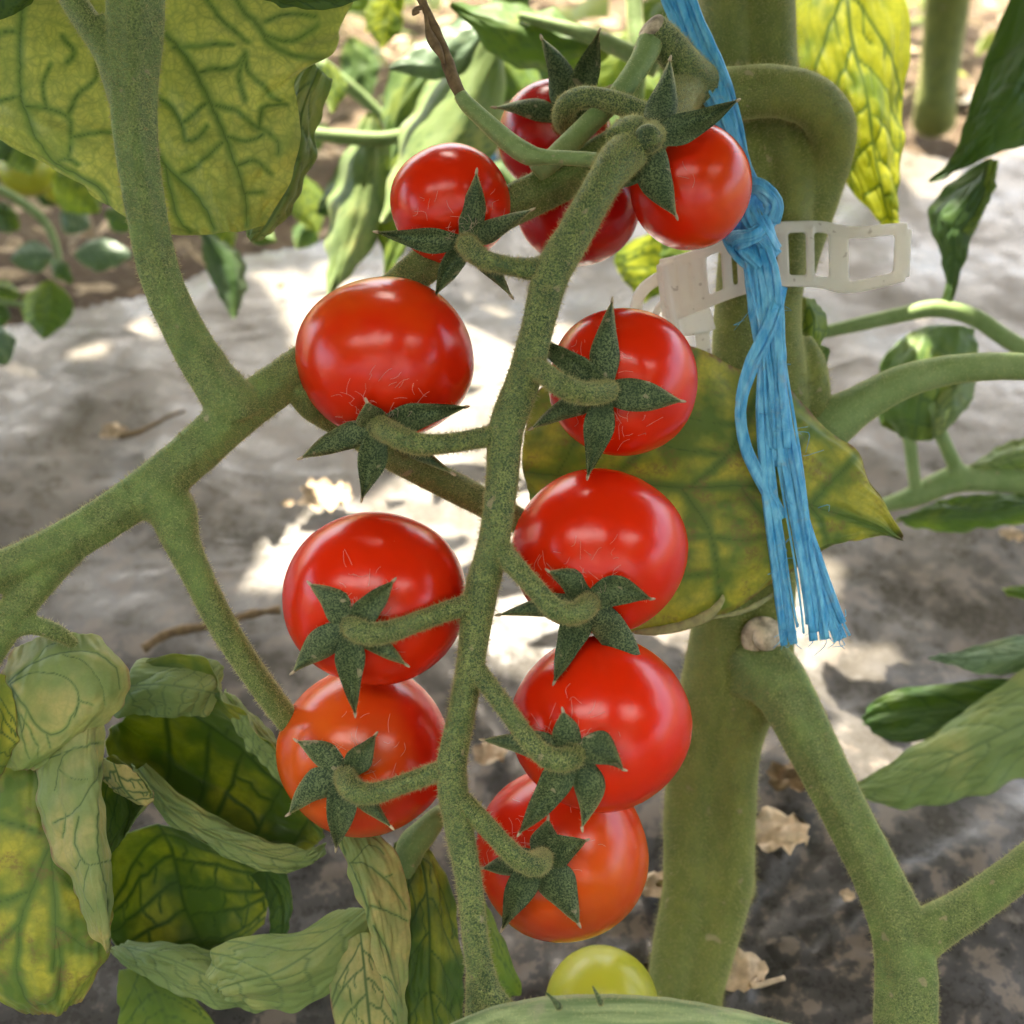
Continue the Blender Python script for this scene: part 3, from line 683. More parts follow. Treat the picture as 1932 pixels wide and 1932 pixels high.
V_LB11 = [(1., [(645, 1570), (660, 1624), (680, 1671), (697, 1720), (699, 1769), (709, 1830), (729, 1891), (748, 1923), (762, 1990)]), (.8, [(662, 1627), (690, 1632), (724, 1656), (748, 1686), (766, 1715)]), (.8, [(697, 1708), (724, 1717), (768, 1737)]), (.7, [(664, 1628), (690, 1597), (709, 1600), (721, 1612)]), (.7, [(705, 1745), (734, 1801), (748, 1867)]), (.5, [(724, 1656), (738, 1650)]), (.5, [(715, 1715), (712, 1700)]), (.5, [(709, 1830), (735, 1850), (752, 1890)])]
D = .2115
LA = [[(-190, -70, .214), (20, -70, D), (230, -70, D), (450, -70, D), (690, -70, .213)],
      [(-160, 60, .213), (50, 60, .2095), (262, 50, D), (450, 40, .2095), (655, 10, .213)],
      [(-90, 180, .214), (80, 180, .2095), (290, 170, D), (450, 140, .2095), (640, 75, .212)],
      [(-30, 245, .214), (140, 265, .2095), (320, 270, D), (440, 235, .2095), (560, 150, .213)],
      [(95, 318, .214), (210, 350, .2105), (355, 340, D), (455, 315, .2095), (566, 250, .213)],
      [(190, 375, .213), (275, 410, .211), (385, 400, D), (455, 385, .2105), (545, 345, .213)],
      [(290, 438, .212), (350, 444, .2115), (415, 440, D), (455, 437, .2115), (500, 425, .2125)]]
l = leaf('leaflet', LA, (MT['yellow'], MT['mid']), lstalk, 1, nu=260, nv=190, nvein=4, bulge=.0012, vw=1.35, vpx=V_LA, halo=13)
l['label'] = 'broad yellowing leaflet with dark green veins'
LA2 = [[(585, 100, .226), (600, 130, .225), (625, 150, .227)], [(535, 170, .226), (570, 210, .224), (598, 230, .227)], [(520, 260, .226), (560, 290, .224), (592, 300, .227)],
       [(490, 360, .226), (535, 370, .224), (565, 370, .227)], [(465, 430, .225), (500, 430, .224), (530, 420, .226)], [(470, 452, .225), (476, 455, .225), (484, 452, .225)]]
leaf('leaflet', LA2, (MT['palegreen'], MT['mid']), lstalk, 2, nu=40, nv=60, nvein=6)
LA3 = [[(455, -60, .195), (470, -30, .194), (480, -5, .195)], [(520, -70, .195), (540, -20, .193), (545, 13, .195)], [(600, -80, .195), (620, -30, .193), (625, 16, .195)], [(690, -80, .195), (700, -50, .194), (705, -10, .195)]]
leaf('leaflet', LA3, (MT['deepg'], MT['deepg']), lstalk, 3, nu=40, nv=60)
LA4 = [[(100, -60, .195), (90, -30, .194), (80, -15, .195)], [(40, -70, .195), (38, -20, .193), (36, 22, .195)], [(-40, -70, .195), (-40, -10, .193), (-30, 48, .195)]]
leaf('leaflet', LA4, (MT['deepg'], MT['deepg']), lstalk, 4, nu=30, nv=30)
# lower-left curled leaflets
LB1 = [[(30, 1225, 0.2016), (70, 1205, 0.2004), (125, 1194, 0.1992), (170, 1200, 0.2004), (205, 1222, 0.2022)],
       [(5, 1270, 0.1986), (60, 1262, 0.1965), (125, 1255, 0.1953), (190, 1250, 0.1965), (243, 1262, 0.2004)],
       [(-20, 1330, 0.1974), (45, 1335, 0.1953), (120, 1335, 0.1944), (190, 1325, 0.1956), (240, 1318, 0.1998)],
       [(-20, 1390, 0.1974), (35, 1400, 0.1953), (95, 1395, 0.1950), (150, 1380, 0.1959), (200, 1358, 0.1986)],
       [(0, 1430, 0.1974), (30, 1438, 0.1962), (70, 1432, 0.1959), (105, 1415, 0.1968), (140, 1395, 0.1980)],
       [(25, 1448, 0.1980), (38, 1450, 0.1977), (50, 1450, 0.1977), (62, 1449, 0.1977), (78, 1440, 0.1980)]]
l = leaf('leaflet', LB1, (MT['pale'], MT['mid']), lstalk, 11, nu=150, nv=150, nvein=3, vw=1.4, bulge=.0008, vpx=V_LB1, halo=6)
l['label'] = 'pale curled leaflet folded over at its top'
LB1b = [[(-60, 1240, .193), (-30, 1260, .192), (10, 1275, .195)], [(-60, 1320, .192), (-20, 1330, .191), (30, 1340, .195)], [(-60, 1400, .192), (-20, 1410, .191), (28, 1405, .195)], [(-60, 1470, .193), (-25, 1470, .192), (5, 1460, .195)]]
leaf('leaflet', LB1b, (MT['mottled'], MT['mid']), lstalk, 12, nu=40, nv=60)
LB2 = [[(75, 1410, .201), (120, 1370, .199), (160, 1345, .198), (180, 1330, .200), (188, 1325, .203)],
       [(68, 1470, .198), (110, 1460, .1955), (160, 1440, .194), (180, 1420, .197), (190, 1405, .203)],
       [(78, 1545, .196), (120, 1540, .1935), (170, 1520, .1925), (186, 1500, .196), (192, 1490, .203)],
       [(105, 1615, .195), (140, 1610, .1925), (178, 1590, .1915), (194, 1575, .195), (198, 1570, .202)],
       [(140, 1690, .195), (164, 1690, .192), (188, 1675, .191), (200, 1665, .195), (203, 1655, .2)],
       [(172, 1745, .195), (184, 1750, .193), (198, 1745, .1925), (205, 1740, .195), (206, 1735, .198)],
       [(203, 1790, .195), (205, 1792, .195), (207, 1794, .195), (208, 1793, .195), (209, 1791, .195)]]
l = leaf('leaflet', LB2, (MT['pale'], MT['mid']), lstalk, 13, nu=110, nv=220, nvein=4, vw=1.4, bulge=.0007, vpx=V_LB2, halo=6)
l['label'] = 'narrow pale tan leaflet hanging folded'
LB3 = [[(-190, 1420, .205), (-60, 1410, .202), (40, 1420, .201), (90, 1440, .203), (120, 1470, .206)],
       [(-200, 1540, .204), (-70, 1540, .2), (40, 1545, .199), (110, 1560, .201), (160, 1580, .206)],
       [(-190, 1660, .203), (-60, 1665, .199), (60, 1670, .198), (140, 1675, .2), (195, 1680, .205)],
       [(-140, 1770, .203), (-20, 1780, .199), (80, 1780, .198), (150, 1775, .2), (212, 1760, .205)],
       [(-60, 1850, .204), (20, 1865, .201), (95, 1860, .2), (150, 1845, .202), (195, 1825, .205)],
       [(30, 1905, .205), (65, 1912, .204), (98, 1912, .2035), (125, 1905, .204), (155, 1885, .205)]]
l = leaf('leaflet', LB3, (MT['mottled'], MT['mid']), lstalk, 14, nu=150, nv=150, nvein=5, vw=2.2, vpx=V_LB3, halo=20)
l['label'] = 'large yellow leaflet with brown spots'
LB4 = [[(188, 1440, .212), (200, 1430, .211), (215, 1425, .213)], [(190, 1520, .213), (225, 1480, .215), (262, 1462, .209)], [(200, 1580, .214), (245, 1530, .217), (288, 1500, .208)], [(205, 1615, .214), (235, 1580, .216), (268, 1525, .21)]]
leaf('leaflet', LB4, (MT['dark'], MT['palegreen']), lstalk, 15, nu=60, nv=60, nvein=3)
LB4b = [[(190, 1425, .209), (215, 1440, .2075), (240, 1445, .209)], [(195, 1465, .2085), (230, 1480, .2065), (262, 1465, .209)], [(215, 1490, .2085), (250, 1505, .207), (288, 1492, .209)], [(255, 1510, .2085), (272, 1520, .208), (290, 1512, .2085)]]
leaf('leaflet', LB4b, (MT['pale'], MT['palegreen']), lstalk, 16, nu=50, nv=50, nvein=3)
# big trough-shaped leaflet; dark upper side inside, rims rolled to show the pale underside
LB5 = [[(190, 1340, .224), (200, 1375, .226), (225, 1360, .236), (255, 1310, .229), (250, 1262, .222), (300, 1240, .221), (330, 1255, .226)],
       [(215, 1440, .222), (205, 1425, .228), (290, 1400, .244), (340, 1330, .231), (320, 1270, .221), (390, 1238, .219), (420, 1268, .226)],
       [(290, 1515, .221), (260, 1490, .229), (360, 1455, .247), (420, 1390, .236), (425, 1335, .222), (412, 1300, .219), (425, 1318, .224)],
       [(370, 1575, .221), (335, 1560, .229), (430, 1500, .247), (490, 1445, .238), (500, 1400, .224), (455, 1345, .219), (452, 1350, .224)],
       [(450, 1625, .222), (415, 1605, .229), (490, 1540, .245), (540, 1490, .238), (548, 1450, .226), (520, 1400, .22), (512, 1400, .225)],
       [(530, 1650, .224), (500, 1625, .230), (550, 1575, .241), (585, 1540, .237), (590, 1510, .228), (575, 1470, .223), (570, 1470, .226)],
       [(590, 1635, .228), (580, 1620, .231), (600, 1600, .235), (612, 1580, .235), (615, 1565, .231), (610, 1545, .229), (608, 1540, .23)]]
LB5 = [r_[1:6] for r_ in LB5]
l = leaf('leaflet', LB5, (MT['dark'], MT['palegreen']), lstalk, 17, nu=150, nv=110, nvein=5, vw=2.8, bulge=.0012)
l['label'] = 'large trough-shaped leaflet dark green inside with pale rolled rims'
LB5b = [[(196, 1350, .221), (232, 1295, .2185), (258, 1246, .222)], [(262, 1350, .2195), (308, 1292, .2165), (345, 1242, .221)], [(330, 1352, .2195), (378, 1302, .217), (408, 1246, .2215)], [(395, 1350, .2215), (412, 1310, .2205), (420, 1275, .2225)]]
leaf('leaflet', LB5b, (MT['palegreen'], MT['palegreen']), lstalk, 27, nu=70, nv=70, nvein=6, vw=1.6)
LB5c = [[(250, 1440, .2225), (262, 1450, .221), (275, 1440, .2225)], [(300, 1530, .222), (325, 1530, .2205), (345, 1500, .222)], [(380, 1590, .222), (405, 1580, .2205), (420, 1545, .223)], [(470, 1630, .222), (490, 1612, .2205), (505, 1585, .223)], [(560, 1645, .224), (570, 1625, .223), (575, 1605, .225)], [(610, 1610, .227), (612, 1600, .227), (612, 1590, .2275)]]
leaf('leaflet', LB5c, (MT['palegreen'], MT['palegreen']), lstalk, 28, nu=50, nv=100, nvein=8, vw=1.5)
LB5d = [[(425, 1300, .222), (435, 1310, .221), (445, 1318, .223)], [(440, 1370, .222), (475, 1365, .2205), (500, 1370, .223)], [(480, 1420, .223), (520, 1420, .221), (548, 1430, .224)], [(545, 1490, .225), (560, 1490, .224), (575, 1490, .226)]]
leaf('leaflet', LB5d, (MT['palegreen'], MT['palegreen']), lstalk, 29, nu=50, nv=60, nvein=6, vw=1.5)
LB6 = [[(205, 1590, .238), (240, 1570, .240), (300, 1555, .237), (350, 1560, .234), (380, 1570, .232)], [(205, 1660, .240), (260, 1640, .248), (330, 1620, .249), (400, 1610, .240), (450, 1610, .235)],
       [(205, 1740, .240), (270, 1730, .249), (350, 1710, .251), (430, 1680, .245), (490, 1650, .238)], [(230, 1790, .240), (300, 1790, .246), (380, 1780, .249), (450, 1750, .247), (505, 1700, .242)],
       [(290, 1800, .241), (340, 1805, .243), (400, 1800, .245), (455, 1780, .246), (500, 1740, .244)]]
leaf('leaflet', LB6, (MT['dark'], MT['mid']), lstalk, 18, nu=90, nv=80, nvein=6)
LB7 = [[(470, 1650, .236), (500, 1640, .237), (540, 1640, .235)], [(500, 1690, .237), (530, 1690, .238), (552, 1690, .236)], [(510, 1740, .238), (535, 1745, .238), (545, 1745, .237)], [(505, 1790, .240), (520, 1795, .24), (530, 1790, .239)]]
leaf('leaflet', LB7, (MT['deepg'], MT['mid']), lstalk, 19, nu=30, nv=40)
LB8 = [[(205, 1790, .226), (225, 1785, .226), (250, 1780, .228)], [(250, 1830, .223), (290, 1800, .222), (350, 1785, .226)], [(320, 1868, .222), (370, 1830, .221), (430, 1800, .226)], [(420, 1900, .223), (450, 1870, .222), (490, 1840, .226)], [(500, 1905, .225), (510, 1895, .225), (520, 1880, .226)]]
leaf('leaflet', LB8, (MT['palegreen'], MT['mid']), lstalk, 20, nu=80, nv=80, nvein=6, vw=1.5)
LB9 = [[(640, 1720, .222), (690, 1715, .220), (730, 1735, .222)], [(560, 1760, .218), (610, 1780, .215), (720, 1800, .219)], [(470, 1765, .217), (530, 1830, .2125), (640, 1860, .217)], [(405, 1790, .218), (470, 1850, .2135), (560, 1905, .217)], [(395, 1830, .219), (420, 1862, .2165), (465, 1895, .218)], [(400, 1862, .219), (412, 1872, .2185), (428, 1882, .219)]]
l = leaf('leaflet', LB9, (MT['palegreen'], MT['mid']), lstalk, 21, nu=100, nv=100, nvein=5, vw=1.8)
l['label'] = 'rounded pale green leaflet near the bottom edge'
LB10 = [[(225, 1830, .235), (260, 1825, .234), (300, 1840, .236)], [(225, 1890, .236), (300, 1880, .233), (380, 1900, .236)], [(240, 1960, .238), (320, 1950, .235), (420, 1960, .237)], [(300, 2030, .24), (350, 2020, .238), (420, 2020, .24)]]
leaf('leaflet', LB10, (MT['bright'], MT['mid']), lstalk, 22, nu=40, nv=40)
LB10b = [[(640, 1790, .217), (680, 1760, .216), (720, 1760, .218)], [(620, 1860, .216), (690, 1850, .2145), (750, 1850, .217)], [(640, 1950, .217), (700, 1950, .215), (760, 1950, .217)], [(680, 2040, .218), (710, 2040, .217), (740, 2040, .218)]]
leaf('leaflet', LB10b, (MT['pale'], MT['mid']), lstalk, 23, nu=60, nv=70)
LB11 = [[(610, 1550, .213), (650, 1560, .211), (690, 1560, .213)], [(648, 1612, .2115), (670, 1615, .2095), (745, 1610, .213)], [(668, 1660, .21), (690, 1680, .2075), (773, 1690, .212)], [(690, 1720, .209), (712, 1760, .2065), (776, 1770, .211)],
        [(708, 1790, .2085), (732, 1840, .206), (770, 1850, .2105)], [(725, 1860, .2085), (748, 1910, .2065), (765, 1925, .21)], [(745, 1950, .209), (760, 1990, .208), (770, 2000, .2095)]]
l = leaf('leaflet', LB11, (MT['pale'], MT['mid']), lstalk, 24, nu=120, nv=220, nvein=4, vw=1.4, bulge=.0008, vpx=V_LB11, halo=6)
l['label'] = 'long pale leaflet with brown margin hanging below the left fruit'
LB12 = [[(745, 1590, .226), (775, 1585, .226), (810, 1600, .227)], [(740, 1660, .223), (800, 1650, .223), (850, 1680, .226)], [(740, 1760, .222), (810, 1750, .221), (868, 1770, .225)], [(745, 1860, .222), (810, 1850, .221), (872, 1860, .225)], [(760, 1960, .223), (820, 1950, .222), (870, 1950, .225)], [(780, 2050, .225), (820, 2050, .224), (860, 2050, .225)]]
l = leaf('leaflet', LB12, (MT['dark'], MT['mid']), lstalk, 25, nu=70, nv=110, nvein=5, vw=1.6)
l['label'] = 'dark green leaflet with yellow patches'
LB13 = [[(880, 1680, .232), (895, 1670, .232), (905, 1690, .233)], [(880, 1760, .230), (915, 1750, .229), (945, 1770, .232)], [(880, 1840, .230), (930, 1840, .2285), (985, 1868, .232)], [(890, 1900, .231), (915, 1895, .23), (945, 1885, .232)]]
leaf('leaflet', LB13, (MT['bright'], MT['mid']), lstalk, 26, nu=40, nv=40)
hairy('leaflet_stalk', *tube([(835, 1530, .221, 16), (800, 1570, .222, 26), (775, 1600, .2235, 28), (765, 1650, .224, 20)], m=12), [MT['smooth'], MT['hair']], lstalk, 300)

# big mottled leaf behind the twine on the right
LD = [[(1000, 752, .226), (990, 820, .224), (985, 880, .223), (1000, 930, .224), (1020, 960, .227)],
      [(1130, 690, .225), (1110, 800, .222), (1100, 905, .2225), (1090, 1010, .222), (1080, 1100, .226)],
      [(1290, 658, .225), (1270, 790, .221), (1250, 925, .2222), (1230, 1070, .221), (1205, 1196, .225)],
      [(1425, 700, .227), (1405, 820, .2215), (1390, 935, .2222), (1380, 1050, .221), (1365, 1160, .226)],
      [(1525, 775, .2275), (1515, 860, .222), (1500, 945, .2225), (1480, 1030, .222), (1455, 1105, .226)],
      [(1605, 850, .227), (1600, 910, .2235), (1590, 965, .2235), (1575, 1010, .224), (1555, 1040, .226)],
      [(1660, 930, .226), (1658, 955, .225), (1650, 985, .2245), (1640, 1000, .225), (1628, 1004, .226)],
      [(1700, 1012, .225), (1702, 1015, .225), (1704, 1018, .225), (1703, 1019, .225), (1702, 1020, .225)]]
l = leaf('leaf', LD, (MT['mottled'], MT['mid']), plant, 31, nu=190, nv=240, nvein=6, vw=2.2, vpx=V_LD, halo=22)
l['label'] = 'mottled yellow green leaf with brown spots behind the blue twine'
# rolled lower rim of that leaf
obj('leaf_rim', *tube([(1196, 1193, .2240, 4), (1240, 1190, .2232, 8), (1296, 1178, .2228, 9), (1340, 1158, .2222, 10), (1362, 1132, .2218, 6), (1364, 1122, .2218, 2)], m=10, wob=.5, flat=.3, seed=3), [MT['rim']], l)
obj('leaf_rim', *tube([(1340, 1166, .2240, 3), (1400, 1154, .2242, 5), (1455, 1124, .2252, 4), (1482, 1092, .2258, 2)], m=8, wob=.5, flat=.3, seed=4), [MT['rim']], l)
# small curled young leaf beside the stem
leaf('leaf', [[(1508, 560, .246), (1520, 562, .245), (1530, 566, .247)], [(1508, 600, .244), (1534, 600, .242), (1555, 590, .246)], [(1510, 640, .245), (1535, 640, .243), (1560, 625, .247)], [(1530, 655, .247), (1540, 655, .247), (1550, 645, .247)]], (MT['bright'], MT['mid']), plant, 33, nu=36, nv=36, nvein=3)
leaf('leaf', [[(1530, 690, .247), (1535, 670, .247), (1540, 650, .248)], [(1540, 720, .247), (1552, 690, .247), (1560, 655, .248)], [(1545, 735, .247), (1556, 700, .247), (1566, 662, .248)]], (MT['mid'], MT['mid']), plant, 34, nu=20, nv=20, nvein=2)

# ------------------------------------------------------------------ the fruit
T = tomato
T(850, 385, 113, 110, .203, (880, 458), [(899, 325, .0022, .95), (712, 438, .002, .9), (1003, 396, .003, .8), (822, 556, .003, .85), (964, 558, .004, .7)], 'red', 'small bright red tomato at upper left, lying against the sloping green stalk', whisk=80, seed=1)
pedicel([(1040, 508, .186, 30), (1000, 508, .1858, 22), (950, 500, .1855, 18), (910, 488, .187, 20), (888, 470, .1895, 24), (880, 460, .1905, 20)])
T(727, 677, 167, 152, .2, (712, 806), [(692, 758, .0035, 1.1, -.1), (878, 768, .003, 1.0), (568, 864, .004, 1.0), (683, 940, .004, 1.1), (853, 893, .004, .7)], 'red', 'large plain red tomato, uppermost big one left of the truss stalk', whisk=120, seed=2, orange=(-.3, .8, 0), oamt=.5)
pedicel([(955, 822, .186, 30), (910, 826, .1855, 21), (850, 836, .1845, 20), (790, 838, .1845, 22), (745, 822, .1865, 28), (722, 806, .1895, 26), (712, 800, .192, 20)], 3000)
T(1175, 721, 141, 140, .2, (1140, 740), [(1155, 568, .002, 1.05), (1002, 638, .003, 1.0), (1286, 757, .002, 1.25), (1109, 898, .003, 1.1), (1003, 808, .004, .9)], 'red', 'round red tomato just left of the blue twine tassel, its sepals spread like a star', whisk=80, seed=3)
pedicel([(985, 690, .186, 28), (1020, 700, .1835, 24), (1060, 728, .181, 24), (1100, 742, .1815, 24), (1135, 740, .1842, 26), (1150, 736, .1865, 22)], 2300)
T(708, 1128, 174, 163, .197, (662, 1182), [(585, 1102, .0018, 1.15, .08), (742, 1096, .0018, 1.0), (553, 1268, .003, 1.15, .1), (670, 1346, .003, 1.05), (766, 1254, .002, .8)], 'red', 'large red tomato left of the truss stalk, resting on the orange-tinged one', whisk=130, seed=4)
pedicel([(900, 1140, .187, 28), (860, 1148, .186, 21), (800, 1168, .1835, 20), (740, 1190, .181, 22), (695, 1196, .1795, 28), (672, 1188, .1805, 28), (662, 1180, .182, 20)], 2800)
T(1130, 1040, 166, 156, .1995, (1108, 1134), [(1035, 1078, .0028, 1.1, .12), (1228, 1130, .0022, 1.2, -.12), (942, 1160, .005, .8), (1046, 1286, .004, 1.1), (1219, 1294, .003, 1.25)], 'red', 'large red tomato right of the truss stalk in front of the mottled leaf', whisk=110, seed=5)
pedicel([(935, 1030, .1865, 30), (962, 1058, .185, 22), (1005, 1105, .1825, 20), (1045, 1148, .181, 22), (1080, 1158, .1815, 26), (1105, 1146, .1835, 28), (1112, 1136, .186, 20)], 2800)
T(1133, 1364, 170, 164, .196, (1078, 1420), [(1062, 1342, .0018, 1.2), (1176, 1452, .003, 1.3, -.25), (912, 1396, .004, 1.0), (980, 1572, .0035, 1.2), (1098, 1562, .003, 1.2, -.2)], 'red', 'glossy red tomato above the lowest one, with a curled sepal', whisk=120, seed=6)
pedicel([(885, 1255, .1875, 26), (915, 1285, .186, 20), (960, 1345, .183, 19), (1005, 1405, .1805, 20), (1040, 1432, .1795, 24), (1075, 1432, .180, 28), (1088, 1422, .182, 22)], 2800)
T(688, 1416, 162, 158, .2095, (652, 1462), [(560, 1398, .002, 1.05, .1), (708, 1387, .002, .95), (545, 1536, .004, 1.15, .15), (634, 1600, .004, 1.2), (738, 1560, .003, .75)], 'orange', 'orange-tinged red tomato under another, lowest on the left side', whisk=90, seed=7, orange=(-.7, .1, .7), oamt=.62)
pedicel([(868, 1446, .1885, 27), (830, 1455, .1885, 21), (770, 1476, .1885, 19), (710, 1496, .189, 21), (672, 1494, .1895, 27), (655, 1474, .1915, 28), (650, 1462, .194, 20)], 2800)
T(1060, 1608, 163, 160, .214, (1020, 1618), [(1034, 1545, .002, 1.1), (1105, 1586, .002, 1.2), (910, 1638, .003, 1.0), (948, 1752, .004, 1.15), (1092, 1744, .003, 1.35)], 'orange', 'orange-red tomato at the foot of the truss, lowest of all', whisk=80, seed=8, orange=(.6, -.6, .5), oamt=.62)
pedicel([(850, 1500, .1885, 28), (885, 1525, .188, 22), (930, 1572, .188, 20), (975, 1618, .189, 21), (1008, 1632, .191, 24), (1022, 1622, .195, 24), (1022, 1614, .198, 18)], 2800)
T(1303, 352, 113, 118, .206, (1222, 262), [(1264, 112, .002, 1.1, .05), (1390, 190, .002, 1.1, .08), (1276, 408, .002, 1.4, .06), (1112, 358, .003, 1.25, -.12)], 'red', 'small red tomato touching the blue twine above its knot', whisk=60, seed=9, orange=(.9, -.3, .4), oamt=.45, disc=22, sepal_lift=.003, caldepth=.1905)
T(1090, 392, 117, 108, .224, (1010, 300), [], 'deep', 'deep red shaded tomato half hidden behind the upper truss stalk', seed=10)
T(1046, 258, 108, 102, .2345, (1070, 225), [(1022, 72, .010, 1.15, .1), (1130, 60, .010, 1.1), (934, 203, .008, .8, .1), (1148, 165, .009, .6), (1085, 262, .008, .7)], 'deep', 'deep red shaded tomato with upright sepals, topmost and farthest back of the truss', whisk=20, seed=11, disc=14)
pedicel([(1240, 232, .2, 28), (1200, 208, .202, 24), (1150, 190, .2045, 22), (1100, 184, .2075, 22), (1070, 198, .211, 23), (1062, 224, .2155, 22), (1066, 240, .221, 18)], 2200)
T(1135, 1898, 106, 108, .232, (1135, 1960), [], 'unripe', 'yellow-green unripe tomato half hidden behind the bottom leaf stalk', seed=12)

# ------------------------------------------------------------------ twine
def bundle(path, n, r, seed=0, twist=0., depth=.0006, jit=.12):
    """a flat sheaf of fine fibres following path of (x,y,d,halfwidth px)"""
    g = np.random.default_rng(seed); parts = []
    q = cr(np.array(path, float), 40); s = np.linspace(0, 1, 40)
    t = np.gradient(q[:, :2], axis=0); t /= np.linalg.norm(t, axis=1)[:, None] + 1e-9; pe = np.stack([-t[:, 1], t[:, 0]], 1)
    n = int(n * 1.25)
    for k in range(n):
        a = -1 + 2 * (k + .5) / n + g.normal() * jit; ph = g.random() * 6.28; cut = 1
        tw = twist * s * 6.283
        off = a * np.cos(tw) + .10 * np.sin(s * (5 + 4 * g.random()) + ph)
        dz = depth * (a * np.sin(tw) + .5 * g.normal() + .4 * np.sin(s * 7 + ph))
        e = 1.0 if g.random() < .3 else .93 + .07 * g.random()
        xy = q[:, :2] + pe * (off * q[:, 3])[:, None]
        ii = np.linspace(0, 39 * e, 26); ii = np.clip(ii, 0, 39).astype(int)
        rr = r * (1.3 + .9 * g.random() if k % 2 else .45 + .3 * g.random())
        pts = np.c_[xy[ii], (q[:, 2] + dz)[ii], np.full(26, rr)]
        parts.append(tube(pts, n=44, m=8, wob=.18, flat=.2, seed=seed + k))
    return parts
tw = empty('twine', P(1540, 1200, .2165), 'sky blue plastic twine knotted round the main stem, frayed at its end', 'twine')
obj('strand', *merge(bundle([(1262, -50, .2185, 32), (1300, 50, .2185, 28), (1345, 150, .2185, 30), (1378, 230, .2185, 20), (1398, 310, .2188, 16), (1420, 370, .219, 22)], 15, 4.2, 1)), [MT['twine']], tw)
kn = bundle([(1395, 350, .2195, 14), (1430, 352, .2155, 16), (1462, 385, .215, 18), (1455, 420, .217, 16)], 9, 3.6, 2) + \
     bundle([(1420, 350, .2205, 18), (1412, 395, .2165, 24), (1440, 445, .2155, 26), (1468, 480, .2175, 16)], 11, 3.8, 3, .15) + \
     bundle([(1398, 400, .2195, 14), (1385, 440, .2175, 22), (1400, 480, .2165, 22), (1440, 510, .216, 20)], 10, 3.8, 4, .2) + \
     bundle([(1465, 400, .219, 12), (1430, 440, .2145, 14), (1385, 455, .2155, 16), (1372, 470, .219, 10)], 7, 3.6, 5)
obj('knot', *merge(kn), [MT['twine']], tw)
ts = bundle([(1425, 460, .217, 26), (1440, 520, .2155, 34), (1448, 580, .2155, 33), (1456, 660, .2155, 27), (1462, 760, .2158, 24), (1472, 880, .216, 28)], 14, 4.2, 6, .12)
obj('tassel', *merge(ts), [MT['twine']], tw)
obj('tassel', *merge(bundle([(1475, 540, .2165, 10), (1455, 610, .2148, 16), (1418, 690, .215, 16), (1398, 770, .2152, 9), (1410, 850, .2155, 10), (1450, 930, .216, 13), (1475, 980, .2163, 14)], 7, 3.6, 7)), [MT['twine']], tw)
obj('tassel', *merge(bundle([(1446, 640, .2168, 8), (1440, 780, .216, 13), (1450, 920, .2158, 13), (1463, 1020, .216, 13), (1477, 1120, .216, 13), (1491, 1216, .216, 17)], 9, 3.6, 8)), [MT['twine']], tw)
obj('tassel', *merge(bundle([(1458, 580, .2168, 12), (1464, 700, .2162, 19), (1478, 810, .216, 21), (1497, 920, .2155, 20), (1516, 1040, .2155, 18), (1532, 1130, .2155, 22), (1543, 1208, .2155, 26)], 11, 3.8, 9)), [MT['twine']], tw)
obj('tassel', *merge(bundle([(1462, 640, .217, 8), (1474, 780, .2166, 12), (1505, 950, .2162, 12), (1541, 1060, .2165, 12), (1570, 1150, .2165, 14), (1592, 1204, .2165, 17)], 8, 3.4, 10)), [MT['twine']], tw)
fr = []
for k in range(40):
    x0 = rng.choice([rng.uniform(1476, 1508), rng.uniform(1518, 1600)]); y0 = rng.uniform(1150, 1205)
    fr.append(tube([(x0, y0, .2158, .9), (x0 + rng.normal() * 7, y0 + 14, .2152, .8), (x0 + rng.normal() * 13, y0 + rng.uniform(10, 34), .2155, .4)], n=6, m=4))
for k in range(26):
    y0 = rng.uniform(560, 1120); x0 = 1440 + (y0 - 560) * .13 + rng.normal() * 30
    fr.append(tube([(x0, y0, .2145, .5), (x0 + rng.normal() * 14, y0 + rng.normal() * 12, .2138, .5), (x0 + rng.normal() * 26, y0 + rng.normal() * 20, .2145, .3)], n=7, m=4))
obj('frayed_fibre', *merge(fr), [MT['twine']], tw)

# ------------------------------------------------------------------ plastic plant clip
def bar(pts, w, t, n=None):
    """rectangular bar; pts (x,y,d), w = half width px across, t = half thickness m along view"""
    pts = np.array(pts, float); n = n or max(2, int(np.hypot(*np.diff(pts[:, :2], axis=0).T).sum() / 8))
    q = cr(pts, n) if len(pts) > 2 else pts[0] + (pts[1] - pts[0]) * np.linspace(0, 1, n)[:, None]
    tg = np.gradient(q[:, :2], axis=0); tg /= np.linalg.norm(tg, axis=1)[:, None] + 1e-9; pe = np.stack([-tg[:, 1], tg[:, 0]], 1)
    ring = []
    for a, b in ((-.8, -1), (.8, -1), (1, -.8), (1, .8), (.8, 1), (-.8, 1), (-1, .8), (-1, -.8)):
        xy = q[:, :2] + pe * a * w
        ring.append(PV(np.c_[xy, q[:, 2] + b * t]))
    ring = np.stack(ring, 1); return sweep(ring.mean(1), ring)
cl = empty('plant_clip', P(1450, 540, .232), 'white translucent plastic ladder clip round the main stem by the twine knot', 'plant clip')
topr = [(1246, 500, .2292), (1300, 486, .2275), (1380, 454, .2265), (1450, 432, .2268), (1500, 428, .2278), (1550, 428, .2295), (1580, 434, .230), (1620, 438, .2297), (1690, 432, .2285), (1712, 432, .228)]
botr = [(1258, 600, .2292), (1300, 584, .2278), (1380, 552, .2268), (1450, 533, .227), (1500, 530, .228), (1550, 533, .2295), (1590, 542, .230), (1630, 538, .2297), (1690, 524, .2285), (1706, 520, .228)]
bp = [bar(topr, 11, .0007), bar(botr, 11, .0007)]
